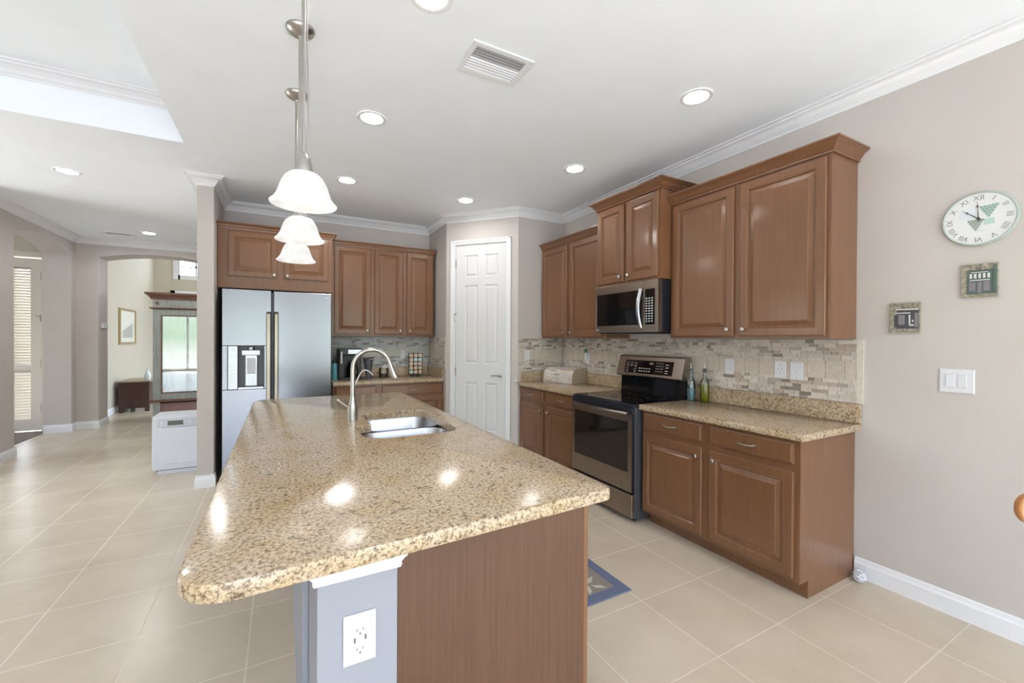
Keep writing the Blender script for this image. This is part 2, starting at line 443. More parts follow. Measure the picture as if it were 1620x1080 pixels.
# crown profile (out, z below ceiling)
CP = [(0, -.092), (.006, -.092), (.010, -.078), (.020, -.070), (.030, -.052), (.052, -.030), (.068, -.024), (.074, -.012), (.092, -.010), (.095, 0), (0, 0)]
CPd = [(o, z) for o, z in CP]
b = MB(); b.sweep([(TX1, TY0), (TX1, TY1), (TX0, TY1), (TX0, TY0)], CPd, 1, True, TZ); st(b.build('trim_1', M['trim']))
# walls
b = MB(); b.box(XW, XW+.12, FRONT-.1, 4.347+.12, 0, CZ); st(b.build('wall_right', M['wall']))
b = MB()
b.box(-.567, 1.8275, YB, YB+.12, 0, CZ); st(b.build('wall_back', M['wall']))
PA, PBp = Vector((1.8275, 5.07)), Vector((2.459, 4.347)); PL = (PBp-PA).length; PD = (PBp-PA)/PL; PN = Vector((-PD.y, PD.x))*-1
if PN.dot(-PA) < 0: PN = -PN
FD = Fr((PA.x, PA.y, 0), (PD.x, PD.y, 0), (PN.x, PN.y, 0))
b = MB(); b.box(1.8275, 1.9275, 5.07, YB+.12, 0, CZ); st(b.build('wall_pantry_left', M['wall']))
b = MB(); b.box(2.459, XW, 4.347, 4.447, 0, CZ); st(b.build('wall_pantry_right', M['wall']))
DX0, DX1, DZ = .125, .815, 2.615    # pantry door opening along the diagonal
def fdiag(b):
    b.box(0, DX0, -.1, 0, 0, CZ); b.box(DX1, PL, -.1, 0, 0, CZ); b.box(DX0, DX1, -.1, 0, DZ, CZ)
st(FD.mb(fdiag).build('wall_pantry_diagonal', M['wall']))
b = MB(); b.box(-.698, -.567, 4.95, 9.0, 0, CZ); st(b.build('wall_wing', M['wall']))
# left hall wall with arched opening, arch wall
def arched(b, horiz, w0, w1, a0, a1, spring, rise, t0, t1, top=CZ, c0=None, n=18):
    """wall running along 'horiz' from w0..w1 with arched opening a0..a1; thickness t0..t1"""
    cx = (a0+a1)/2 if c0 is None else c0
    def P(s, t, z): return (s, t, z) if horiz == 'x' else (t, s, z)
    def bx(s0, s1, z0, z1):
        if horiz == 'x': b.box(s0, s1, t0, t1, z0, z1)
        else: b.box(t0, t1, s0, s1, z0, z1)
    if a0 > w0: bx(w0, a0, 0, top)
    if w1 > a1: bx(a1, w1, 0, top)
    for i in range(n):
        s0 = a0+(a1-a0)*i/n; s1 = a0+(a1-a0)*(i+1)/n
        def zz(s):
            q = (s-cx)/((a1-a0)/2); return spring+rise*(1-min(1.2, q*q))
        z0, z1 = zz(s0), zz(s1)
        b.hull([P(s0,t0,z0),P(s1,t0,z1),P(s1,t1,z1),P(s0,t1,z0),P(s0,t0,top),P(s1,t0,top),P(s1,t1,top),P(s0,t1,top)])
b = MB(); arched(b, 'y', 6.2, 9.0, 7.24, 8.80, 2.68, .11, XL-.3, XL, c0=7.95); st(b.build('wall_left', M['wall']))
b = MB(); arched(b, 'x', XL, -.698, -2.52, -.96, 2.69, .10, YA, YA+.42); st(b.build('wall_arch', M['wall']))
b = MB(); b.box(-5.2, -3.49-.02, 9.08, 9.2, 0, CZ); b.box(-3.19+.01, XL-.02, 9.08, 9.2, 0, CZ); b.box(-3.51-.5, -3.18, 9.08, 9.2, 2.63, CZ)
st(b.build('wall_alcove', M['wall_cream']))
b = MB(); b.box(-5.3, -5.2, 6.2, 6.9, 0, CZ); b.box(-5.3, -5.2, 7.7, 9.2, 0, CZ); b.box(-5.3, -5.2, 6.9, 7.7, 0, .9); b.box(-5.3, -5.2, 6.9, 7.7, 2.3, CZ); b.box(-5.3, XL-.3, 6.2, 6.32, 0, CZ); st(b.build('wall_alcove_left', M['wall'])); portal((-5.32, 7.3, 1.6), (radians(90), 0, radians(-90)), .8, 1.4)  # window opening added out of view to light the louver door
b = MB(); b.box(LEFT-.1, LEFT, 5.85, 6.2, 0, CZ); b.box(LEFT-.1, LEFT, FRONT, 4.6, 0, CZ)
for a, c_ in WIN_LEFT_ADDED: b.box(LEFT-.1, LEFT, a, c_, 0, WB); b.box(LEFT-.1, LEFT, a, c_, WT, CZ)
st(b.build('wall_living', M['wall']))
b = MB()
for a, c_ in ((LEFT-.1, -4.4), (-2.5, -1.5), (.3, .9), (2.9, XW)): b.box(a, c_, FRONT-.1, FRONT, 0, CZ)
for a, c_ in WIN_BACK: b.box(a, c_, FRONT-.1, FRONT, FT_, CZ); b.box(a, c_, FRONT-.1, FRONT, 0, .05)
st(b.build('wall_front', M['wall']))
wi = 1
for a, c_ in WIN_BACK:
    b = MB(); mid = (a+c_)/2
    for x0, x1 in ((a, a+.06), (mid-.035, mid+.035), (c_-.06, c_)): b.box(x0, x1, FRONT-.07, FRONT-.02, .05, FT_)
    b.box(a, c_, FRONT-.07, FRONT-.02, .05, .12); b.box(a, c_, FRONT-.07, FRONT-.02, FT_-.06, FT_)
    st(b.build('window_%d' % wi, M['trim'])); wi += 1
for a, c_ in WIN_LEFT_ADDED:
    b = MB(); mid = (a+c_)/2
    for x0, x1 in ((a, a+.05), (mid-.02, mid+.02), (c_-.05, c_)): b.box(LEFT-.07, LEFT-.02, x0, x1, WB, WT)
    for z in (WB, 1.45, WT-.05): b.box(LEFT-.07, LEFT-.02, a, c_, z, z+.05)
    st(b.build('window_%d' % wi, M['trim'])); wi += 1  # unseen window, added for its light on the hall ceiling
# far room
YR = 13.39; XR = -2.75
b = MB(); b.box(XR-.1, XR, YA+.42, YR+.1, 0, 4.4); b.box(XR-.1, 2, YA+.42, YA+.46, CZ+.08, 4.4); st(b.build('wall_far_left', M['wall_cream']))
b = MB(); WX0, WX1, WZ0, WZ1 = -2.27, -1.2, 2.98, 3.9
b.box(XR, WX0, YR, YR+.12, 0, 4.4); b.box(WX1, 2, YR, YR+.12, 0, 4.4); b.box(WX0, WX1, YR, YR+.12, 0, WZ0); b.box(WX0, WX1, YR, YR+.12, WZ1, 4.4)
st(b.build('wall_far', M['wall_cream']))
b = MB(); b.box(2, 2.1, YA, 10.2, 0, 4.4); b.box(2, 2.1, 12.6, YR+.1, 0, 4.4); b.box(2, 2.1, 10.2, 12.6, 0, .3); b.box(2, 2.1, 10.2, 12.6, 3.3, 4.4); portal((2.13, 11.4, 1.8), (radians(90), 0, radians(90)), 2.4, 3.0); b.box(-.567, 2, YA+.3, YA+.42, 0, 4.4); st(b.build('wall_far_right', M['wall_cream']))  # large unseen window opening added here to brighten the far room
b = MB()
b.box(WX0-.1, WX0+.04, YR-.03, YR+.03, WZ0-.09, WZ1+.1); b.box(WX1-.04, WX1+.1, YR-.03, YR+.03, WZ0-.09, WZ1+.1)
b.box(WX0, WX1, YR-.03, YR+.03, WZ0-.09, WZ0+.02); b.box(WX0, WX1, YR-.03, YR+.03, WZ1-.02, WZ1+.1)
wn = st(b.build('window_%d' % wi, M['trim'])); portal(((WX0+WX1)/2, YR+.13, 3.44), (radians(-90), 0, 0), WX1-WX0, .9)
b = MB(); b.box((WX0+WX1)/2-.19, (WX0+WX1)/2-.165, YR+.03, YR+.05, WZ0, WZ1); b.box(WX0, WX1, YR+.03, YR+.05, 3.20, 3.22); b.box(WX0+.32, WX0+.42, YR+.02, YR+.05, 3.225, 3.25)
b.build('glazing_bar', M['charcoal'], wn)
b = MB(); b.box(-2.42, -2.33, YR-.03, YR, 0, 2.6); b.box(-2.42, -.95, YR-.03, YR, 2.52, 2.6); b.box(-1.04, -.95, YR-.03, YR, 0, 2.6); st(b.build('trim_2', M['trim']))
b = MB(); b.box(-2.31, -1.06, YR-.02, YR-.002, 0, 2.5); st(b.build('door_3', mat('dark_front_door', (.30, .29, .28), .4)))
# crown around the rooms
path = [(XW, FRONT), (XW, 4.347), (2.459, 4.347), (1.8275, 5.07), (1.8275, YB), (-.567, YB), (-.567, 4.95), (-.698, 4.95), (-.698, YA), (XL, YA), (XL, 6.2), (LEFT, 6.2), (LEFT, FRONT)]
b = MB(); b.sweep(path, CPd, 1, True, CZ-.0005); st(b.build('trim_3', M['trim'], smooth=30))
# baseboards
BP = [(0, 0), (.016, 0), (.016, .085), (.011, .097), (.008, .115), (0, .118)]
def baseb(name, pts, side=1):
    b = MB(); b.sweep(pts, BP, side, False, 0); st(b.build(name, M['trim']))
baseb('baseboard_right', [(XW, FRONT), (XW, 1.255)])
baseb('baseboard_wing', [(-.567, 5.02), (-.567, 4.95), (-.698, 4.95), (-.698, YA), (-.96, YA), (-.96, YA+.42)])
baseb('baseboard_arch', [(-2.52, YA+.42), (-2.52, YA), (XL, YA), (XL, 8.8), (XL-.3, 8.8)])
baseb('baseboard_left', [(XL-.3, 7.24), (XL, 7.24), (XL, 6.2), (LEFT, 6.2)])
baseb('baseboard_far', [(XR, YR), (XR, YA+.42)])
# pantry door + casing (diagonal)
def casing(b):
    for x0, x1 in ((.068, .128), (.812, .871)):
        b.box(x0, x1, 0, .012, 0, 2.60+.055); b.box(x0+(.0 if x0 < .5 else .03), x1-(.03 if x0 < .5 else 0), .012, .02, 0, 2.655)
    b.box(.128, .812, 0, .012, 2.60, 2.655); b.box(.068, .871, .012, .02, 2.63, 2.655)
    b.box(.118, .13, -.1, 0, 0, 2.61); b.box(.81, .822, -.1, 0, 0, 2.61); b.box(.13, .81, -.1, 0, 2.60, 2.615)
st(FD.mb(casing).build('trim_4', M['trim'], bevel=.003))
dx0, dx1, dt = .133, .807, 2.597
panels = []
def ring_panel(b, x0, x1, z0, z1, d0, prof):
    """concentric rings, prof of (inset, depth)"""
    rings = []
    for i, d in prof: rings.append([(x0+i, d0+d, z0+i), (x1-i, d0+d, z0+i), (x1-i, d0+d, z1-i), (x0+i, d0+d, z1-i)])
    b.loft(rings, False, True)
cols = [(.255, .432), (.520, .697)]; rows = [(.31, .90), (1.13, 2.10), (2.20, 2.47)]
def pdoor(b):
    xs = [dx0, cols[0][0], cols[0][1], cols[1][0], cols[1][1], dx1]; zs = [.01, rows[0][0], rows[0][1], rows[1][0], rows[1][1], rows[2][0], rows[2][1], dt]
    for i in range(5):
        for j in range(7):
            if i in (1, 3) and j in (1, 3, 5):
                ring_panel(b, xs[i], xs[i+1], zs[j], zs[j+1], -.01, [(0, 0), (.012, -.010), (.022, -.010), (.040, -.002)])
            else: b.box(xs[i], xs[i+1], -.045, -.01, zs[j], zs[j+1])
pd = st(FD.mb(pdoor).build('door_1', M['door']))
def hinge(z):
    return FD.mb(lambda b: (b.box(.122, .138, -.008, .004, z-.05, z+.05), b.lathe([(.005, z-.05), (.005, z+.05)], (.130, .004, 0), 8)))
for z in (2.374, 1.032, .25): hinge(z).build('hinge', M['nickel'], pd)
b = FD.mb(lambda b: (b.lathe([(.026, 0), (.026, .006), (.02, .012), (.011, .016), (.011, .05), (.0, .052)], (.735, -.01, 1.0), 16, dirv=(0, 1, 0)),
    b.tube([(.735, .035, 1.0), (.70, .038, 1.003), (.66, .036, 1.0), (.625, .032, .993)], [.011, .009, .008, .007], 10)))
b.build('door_handle', M['nickel'], pd, smooth=40)
b = FD.mb(lambda b: (b.box(.112, .142, .0, .006, 1.73, 1.76), b.tube([(.127, .01, 1.75), (.127, .03, 1.73), (.120, .012, 1.69), (.127, .01, 1.64)], .004, 8)))
b.build('flip_latch', M['grey'], pd)
b = FD.mb(lambda b: b.lathe([(.018, 0), (.018, .008), (.010, .02), (.0, .022)], (.935, 0, .938), 14, dirv=(0, 1, 0)))
o = b.build('wall_bumper', M['plate'], smooth=40); tag(o, 'small round white wall bumper right of the pantry door knob', 'wall bumper')
# louver door in the alcove
FL = FY(9.08)
def lcas(b):
    b.box(-3.19, -3.14, 0, .02, 0, 2.71); b.box(-3.60, -3.19, 0, .02, 2.63, 2.71); b.box(-4.11, -4.06, 0, .02, 0, 2.71); b.box(-4.06, -3.60, 0, .02, 2.63, 2.71)
st(FL.mb(lcas).build('trim_5', M['louver'], bevel=.003))
def ldoor(b):
    x0, x1 = -4.05, -3.195
    b.box(x1-.12, x1, -.04, -.01, .01, 2.615); b.box(x0, x0+.12, -.04, -.01, .01, 2.615)
    for z0, z1 in ((.01, .19), (.92, 1.01), (2.48, 2.615)): b.box(x0+.12, x1-.12, -.04, -.01, z0, z1)
    for za, zb in ((.19, .92), (1.01, 2.48)):
        n = int((zb-za)/.042)
        for i in range(n):
            z = za+(i+.5)*(zb-za)/n
            b.hull([(x0+.12, -.036, z-.004+.012), (x1-.12, -.036, z-.004+.012), (x1-.12, -.012, z-.02), (x0+.12, -.012, z-.02),
                    (x0+.12, -.036, z+.022), (x1-.12, -.036, z+.022), (x1-.12, -.012, z-.012), (x0+.12, -.012, z-.012)])
ld = st(FL.mb(ldoor).build('door_2', M['louver']))
for z in (2.35, 1.03, .36): FL.mb(lambda b: b.box(-3.203, -3.188, -.012, .01, z-.06, z+.06)).build('hinge', M['nickel'], ld)
FL.mb(lambda b: (b.box(-3.21, -3.188, -.01, .012, 1.66, 1.76), b.tube([(-3.2, .015, 1.74), (-3.25, .03, 1.75)], .006, 8))).build('flip_latch', M['grey'], ld)

# tile backsplash: individual stones of the mosaic in one surface mesh
GROUT = (.70, .66, .60)
def tiles(name, fr, x0, x1, zlo, zhi, cool=0.0, edge=None):
    rnd = random.Random(int(x0*100)+int(x1*77)+5)
    b = MB(); c_ = []
    b.box(x0, x1, .0, .0045, zlo, zhi, GROUT)
    def tint():
        k = rnd.random()
        if k < .07: col = (.25, .205, .165)
        elif k < .17: col = (.38, .335, .285)
        elif k < .31: col = (.48, .40, .335)
        elif k < .56: col = (.55, .495, .44)
        else: col = (.63, .58, .525)
        j = rnd.uniform(.92, 1.07); col = [q*j for q in col]
        col = [col[0]*1.03, col[1], col[2]*.985]
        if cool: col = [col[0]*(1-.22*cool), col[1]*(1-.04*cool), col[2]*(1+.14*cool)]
        return tuple(col)
    def mosaic(za, zb):
        rh = .0248; z = zb
        while z > za+.006:
            zz = max(za, z-rh); x = x0-rnd.uniform(0, .06)
            while x < x1:
                w = rnd.choice((.034, .05, .07, .07, .095)); xa, xb = max(x, x0), min(x+w, x1)
                if xb-xa > .006: b.box(xa+.001, xb-.001, .0045, .0085+rnd.uniform(-.0006, .0006), zz+.001, z-.001, tint())
                x += w
            z -= rh
    mosaic(1.312, zhi)
    x = x0
    while x < x1:
        w = .108; xb = min(x+w, x1)
        j = rnd.uniform(.94, 1.05); col = (.60*j, .52*j, .44*j)
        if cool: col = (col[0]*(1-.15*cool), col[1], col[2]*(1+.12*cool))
        b.box(x+.0012, xb-.0012, .0045, .0088, 1.1975, 1.3105, col); x += w
    mosaic(zlo, 1.1965)
    if edge is not None:
        e0, e1 = edge; b.box(e0, e1, 0, .010, zlo, zhi, (.66, .60, .52))
    o = fr.mb(lambda q: None); b.map(lambda x, y, z: fr(x, z, y)); o = b.build(name, M['tile'], colattr=True)
    return st(o)
tiles('trim_6', FX(XW-.0005), -4.34, -1.255, 1.056, 1.446, 0, (-1.255, -1.222))
b = MB(); b.box(XW-.008, XW-.0005, 2.41, 3.20, .6, 1.056); st(b.build('trim_7', M['trim']))
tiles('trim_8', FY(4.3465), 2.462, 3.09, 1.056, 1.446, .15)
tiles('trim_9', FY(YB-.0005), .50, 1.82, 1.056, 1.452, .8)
tiles('trim_10', Fr((1.827, 0, 0), (0, -1, 0), (-1, 0, 0)), -5.755, -5.08, 1.056, 1.452, 0)

# ================================================================== CABINETS
DOORP = [(0, 0), (0, .015), (.004, .0195), (.008, .020), (.050, .020), (.0525, .0175), (.0555, .0185), (.059, .0165), (.062, .0085), (.068, .008), (.094, .0165), (.097, .0185)]
DRAWP = [(0, 0), (0, .013), (.007, .0165), (.010, .0165), (.013, .020)]
def cabinet(name, label, fr, x0, x1, z0, z1, depth, doors, drawers=(), toe=False, crown=None, group=None, crown_ends=(1, 1), wood='wood', ret=None):
    o = fr((x0+x1)/2, z0, 0); root = thing(name, label, 'cabinet', (o.x, o.y, z0), group=group)
    if toe: prof = [(-depth, z0), (-.085, z0), (-.085, .10), (0, .10), (0, z1), (-depth, z1)]
    else: prof = [(-depth, z0), (0, z0), (0, z1), (-depth, z1)]
    b = MB(); b.loft([[fr(x0, z, d) for d, z in prof], [fr(x1, z, d) for d, z in prof]]); b.build('body', M[wood], root, bevel=.0015)
    for (a, c_, za, zb, kx, kz) in doors:
        b = fr.mb(lambda b: (ring_panel(b, a, c_, za, zb, .0008, DOORP), b.box(a+.003, c_-.003, .0006, .008, za+.003, zb-.003)))
        d = b.build('door', M[wood], root)
        k = fr.mb(lambda b: b.lathe([(.006, 0), (.006, .012), (.014, .018), (.0155, .024), (.012, .029), (.0, .031)], (kx, .0205, kz), 14, dirv=(0, 1, 0)))
        k.build('knob', M['nickel'], d, smooth=40)
    for (a, c_, za, zb) in drawers:
        b = fr.mb(lambda b: (ring_panel(b, a, c_, za, zb, .0008, DRAWP), b.box(a+.003, c_-.003, .0006, .008, za+.003, zb-.003)))
        d = b.build('drawer_front', M[wood], root)
        mx, mz = (a+c_)/2, (za+zb)/2
        pts = [(mx-.05, .021, mz), (mx-.05, .036, mz), (mx-.03, .043, mz-.003), (mx, .046, mz-.005), (mx+.03, .043, mz-.003), (mx+.05, .036, mz), (mx+.05, .021, mz)]
        k = fr.mb(lambda b: (b.tube(pts, [.007, .0065, .004, .0045, .004, .0065, .007], 8)))
        k.build('pull_handle', M['nickel'], d, smooth=50)
    if crown:
        h, outp = crown
        cp = [(0.0006, 0), (.012, 0), (.014, .010), (.010, .012), (.018, .020), (outp*.55, h*.62), (outp*.85, h*.80), (outp*.9, h*.84), (outp, h*.86), (outp, h), (.0006, h)]
        zc = z1-.014
        pa = []
        if crown_ends[0]: pa.append((x0, -depth+.002))
        pa += [(x0, 0), (x1, 0)]
        if crown_ends[1]: pa.append((x1, -(ret or depth)+.002))
        bb_ = MB(); bb_.sweep(pa, cp, 1 if False else -1, False, zc) if False else bb_.sweep(pa, [(-q, z) for q, z in cp] if False else cp, 1, False, zc)
        bb_.map(lambda x, y, z: fr(x, z, y))
        bb_.build('crown_moulding', M[wood], root)
    return root
# in (x, d) plane "left of travel" for increasing x is +d (outwards)
FXF = FX(XF)
W_ = 'cherry brown'
cabinet('base_cabinet', 'cherry brown base cabinet right of the range, its end panel exposed', FXF, -2.41, -1.262, 0, .891, .608,
    [(-2.39, -1.869, .127, .714, -1.905, .655), (-1.812, -1.291, .127, .714, -1.776, .655)], [(-2.39, -1.869, .755, .872), (-1.812, -1.291, .755, .872)], toe=True)
cabinet('base_cabinet', 'cherry brown base cabinet with two drawers between the range and the pantry door', FXF, -4.345, -3.20, 0, .891, .608,
    [(-4.32, -3.825, .127, .727, -3.86, .665), (-3.755, -3.225, .127, .727, -3.72, .665)], [(-4.32, -3.825, .762, .875), (-3.755, -3.225, .762, .875)], toe=True)
FYF = FY(YF)
cabinet('base_cabinet', 'brown base cabinet under the back counter, between refrigerator and pantry wall', FYF, .515, 1.826, 0, .891, .608,
    [(.545, .993, .127, .72, .95, .66), (1.054, 1.425, .127, .72, 1.39, .66), (1.431, 1.806, .127, .72, 1.47, .66)], [(.545, .993, .75, .875), (1.054, 1.806, .75, .875)], toe=True)
XU = 2.798
FXU = FX(XU)
cabinet('upper_cabinet', 'large two-door brown upper cabinet right of the microwave, largest of the uppers', FXU, -2.408, -1.262, 1.452, 2.545, .306,
    [(-2.378, -1.855, 1.468, 2.515, -1.89, 1.515), (-1.809, -1.283, 1.468, 2.515, -1.775, 1.515)], crown=(.072, .062), crown_ends=(0, 1))
cabinet('upper_cabinet', 'raised brown upper cabinet directly above the microwave, crown stepping higher than its neighbours', FX(2.68), -3.185, -2.412, 1.936, 2.675, .424,
    [(-3.168, -2.816, 1.955, 2.645, -2.85, 2.0), (-2.777, -2.428, 1.955, 2.645, -2.745, 2.0)], crown=(.075, .062))
cabinet('upper_cabinet', 'two-door brown upper cabinet left of the microwave beside the pantry wall', FXU, -4.343, -3.189, 1.452, 2.522, .306,
    [(-4.325, -3.82, 1.468, 2.49, -3.86, 1.515), (-3.765, -3.235, 1.468, 2.49, -3.73, 1.515)], crown=(.066, .055), crown_ends=(0, 0))
FYU = FY(YB-.31)
cabinet('upper_cabinet', 'three-door brown upper cabinet on the back wall above the coffee maker', FYU, .516, 1.790, 1.465, 2.565, .306,
    [(.561, .975, 1.49, 2.54, .935, 1.535), (1.027, 1.377, 1.49, 2.54, 1.342, 1.535), (1.430, 1.768, 1.49, 2.54, 1.465, 1.535)], crown=(.062, .033), crown_ends=(0, 1))
cabinet('upper_cabinet', 'wide low brown cabinet fitted above the refrigerator', FY(YF), -.564, .510, 1.945, 2.56, .606,
    [(-.468, -.034, 2.07, 2.525, -.062, 2.10), (.032, .466, 2.07, 2.525, .06, 2.10)], crown=(.062, .045), crown_ends=(0, 1), ret=.25)

# ------------------------------------------------------------------ countertops
def counter(label, poly, strips, loc, rad=0):
    root = thing('countertop', label, 'countertop', loc)
    slab('stone_slab', fillet(poly, rad, 5) if rad else poly, .893, ZS, M['granite'], root)
    for s_ in strips:
        b = MB(); b.box(*s_); b.build('backsplash_strip', M['granite'], root, bevel=.003)
    return root
counter('gold speckled granite countertop right of the range under the oil bottles', [(2.455, 1.228), (XW-.004, 1.228), (XW-.004, 2.412), (2.455, 2.412)], [(XW-.026, XW-.004, 1.228, 2.412, ZS+.0005, 1.055)], (2.8, 1.8, .893), [.02, 0, 0, 0])
counter('granite countertop left of the range under the bread box', [(2.455, 3.20), (XW-.004, 3.20), (XW-.004, 4.343), (2.463, 4.343), (2.455, 4.335)], [(XW-.026, XW-.004, 3.20, 4.318, ZS+.0005, 1.055), (2.50, XW-.004, 4.32, 4.343, ZS+.0005, 1.055)], (2.8, 3.8, .893))
counter('granite countertop on the back wall beside the refrigerator', [(.515, 5.12), (1.823, 5.12), (1.823, YB-.004), (.515, YB-.004)], [(.515, 1.799, YB-.026, YB-.004, ZS+.0005, 1.055), (1.801, 1.823, 5.14, YB-.004, ZS+.0005, 1.055)], (1.2, 5.5, .893))

# ------------------------------------------------------------------ island
isl = thing('island_cabinet', 'long cherry brown island cabinet with a plain oak-grained end panel under the granite', 'cabinet', (.58, 2.5, 0))
b = MB()
for y0, y1 in ((1.141, 1.16), (3.90, 3.92)): b.loft([[(.273, y, 0), (.82, y, 0), (.82, y, .10), (.895, y, .10), (.895, y, .889), (.273, y, .889)] for y in (y0, y1)])
b.box(.273, .291, 1.159, 3.901, 0, .889); b.box(.8925, .895, 1.159, 3.901, .10, .889); b.box(.29, .8926, 1.159, 3.901, .10, .118); b.box(.802, .82, 1.159, 3.901, 0, .101)
b.build('body', M['wood'], isl)
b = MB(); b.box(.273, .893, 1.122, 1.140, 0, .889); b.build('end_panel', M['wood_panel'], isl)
b = MB(); b.box(.894, .912, 1.122, 1.18, .0, .889); b.build('corner_stile', M['wood'], isl, bevel=.002)
FI = Fr((.895, 0, 0), (0, 1, 0), (1, 0, 0))
for a, c_ in ((1.2, 1.66), (1.7, 2.15), (2.2, 2.62), (2.64, 3.06), (3.1, 3.48), (3.5, 3.88)):
    d = FI.mb(lambda b: (ring_panel(b, a, c_, .127, .72, .0008, DOORP), b.box(a+.003, c_-.003, .0006, .008, .13, .717))).build('door', M['wood'], isl)
    FI.mb(lambda b: b.lathe([(.006, 0), (.006, .012), (.014, .018), (.0155, .024), (.0, .031)], (c_-.03, .0205, .68), 12, dirv=(0, 1, 0))).build('knob', M['nickel'], d, smooth=40)
    FI.mb(lambda b: (ring_panel(b, a, c_, .755, .865, .0008, DRAWP), b.box(a+.003, c_-.003, .0006, .008, .758, .862))).build('drawer_front', M['wood'], isl)
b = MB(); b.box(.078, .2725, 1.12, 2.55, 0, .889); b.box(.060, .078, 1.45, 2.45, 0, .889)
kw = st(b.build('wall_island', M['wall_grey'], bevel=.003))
rings = []
for o_, z_ in [(0.001, .838), (.010, .840), (.014, .850), (.012, .855), (.022, .868), (.030, .876), (.032, .8885)]:
    y1 = 1.119-o_; rings.append([(.078-o_*.8, 1.119, z_), (.078-o_*.8, y1, z_), (.272+o_*.6, y1, z_), (.272+o_*.6, 1.119, z_)])
b = MB(); b.loft(rings); b.build('ledge_moulding', M['trim'], kw, smooth=30)
ict = thing('countertop', 'large gold granite island countertop with rounded corners around the sink', 'countertop', (.4, 2.5, .893))
outer = fillet([(-.196, 1.035), (1.0, 1.098), (1.0, 3.995), (-.19, 3.995)], [.11, .03, .02, .13], 10)
hole = fillet([(.375, 2.175), (.876, 2.175), (.882, 2.945), (.465, 2.945), (.465, 2.555), (.375, 2.555)], [.12, .10, .07, .08, .015, .07], 8)
slab('stone_slab', outer, .890, ZS, M['granite'], ict, hole, .010)
sk = thing('kitchen_sink', 'double-bowl undermount stainless steel sink set in the island granite', 'sink', (.63, 2.55, .7))
def bowl(x0, x1, y0, y1, r, zb):
    b = MB(); rings = []
    for ins, z in ((-.009, .888), (-.003, .888), (0, .880), (.006, zb+.06), (.02, zb+.015), (.05, zb), ):
        rings.append([(x, y, z) for x, y in fillet([(x0+ins, y0+ins), (x1-ins, y0+ins), (x1-ins, y1-ins), (x0+ins, y1-ins)], r, 8)])
    b.loft(rings, False, True)
    o = b.build('bowl', M['steel'], sk, smooth=40); return o
for (x0, x1, y0, y1, r_, zb) in ((.378, .873, 2.178, 2.542, .11, .70), (.468, .879, 2.568, 2.942, .07, .73)):
    o = bowl(x0, x1, y0, y1, r_, zb)
    b = MB(); b.lathe([(.045, zb+.0005), (.045, zb+.004), (.03, zb+.003), (.03, zb+.001)], ((x0+x1)/2, (y0+y1)/2, 0), 20); b.build('drain', M['chrome'], o, smooth=40)
fx, fy = .387, 2.731
fa = thing('kitchen_faucet', 'tall brushed nickel gooseneck faucet with pull-down head beside the sink', 'faucet', (fx, fy, ZS))
b = MB(); b.lathe([(.0285, .0), (.0285, .075), (.027, .09), (.022, .105), (.0165, .13), (.015, .145)], (fx, fy, ZS+.0005), 24); b.build('faucet_body', M['nickel'], fa, smooth=40)
pts = [(fx, fy, z) for z in (1.08, 1.12, 1.18, 1.255)]
for i in range(1, 15):
    a = pi - i*(pi*.93)/14; pts.append((.497+.110*cos(a), fy-.002*i, 1.258+.110*sin(a)))
b = MB(); b.tube(pts, .0135, 14); b.build('spout', M['nickel'], fa, smooth=60)
e0 = Vector(pts[-1]); dr = (Vector(pts[-1])-Vector(pts[-2])).normalized()
b = MB(); b.lathe([(.0140, 0), (.0145, .03), (.018, .055), (.0205, .085), (.019, .098), (.0, .099)], e0+dr*.001, 18, dirv=dr); b.build('spray_head', M['nickel'], fa, smooth=40)
b = MB(); b.tube([(fx-.022, fy, 1.015), (fx-.05, fy, 1.035), (fx-.09, fy, 1.068)], [.006, .007, .0105], 12); b.build('lever_handle', M['nickel'], fa, smooth=50)
tp = thing('filtered_water_tap', 'thin gooseneck filtered water tap standing just behind the main faucet', 'tap', (.398, 2.87, ZS))
b = MB(); b.lathe([(.018, 0), (.018, .008), (.010, .02), (.010, .06), (.006, .07)], (.398, 2.87, ZS+.0005), 16); b.build('tap_base', M['nickel'], tp, smooth=40)
b = MB(); b.tube([(.398, 2.87, .99), (.405, 2.87, 1.09), (.425, 2.87, 1.15), (.445, 2.87, 1.195), (.462, 2.87, 1.222), (.482, 2.87, 1.232), (.503, 2.87, 1.224), (.52, 2.87, 1.208), (.53, 2.87, 1.195)], .0052, 10); b.build('spout', M['nickel'], tp, smooth=60)

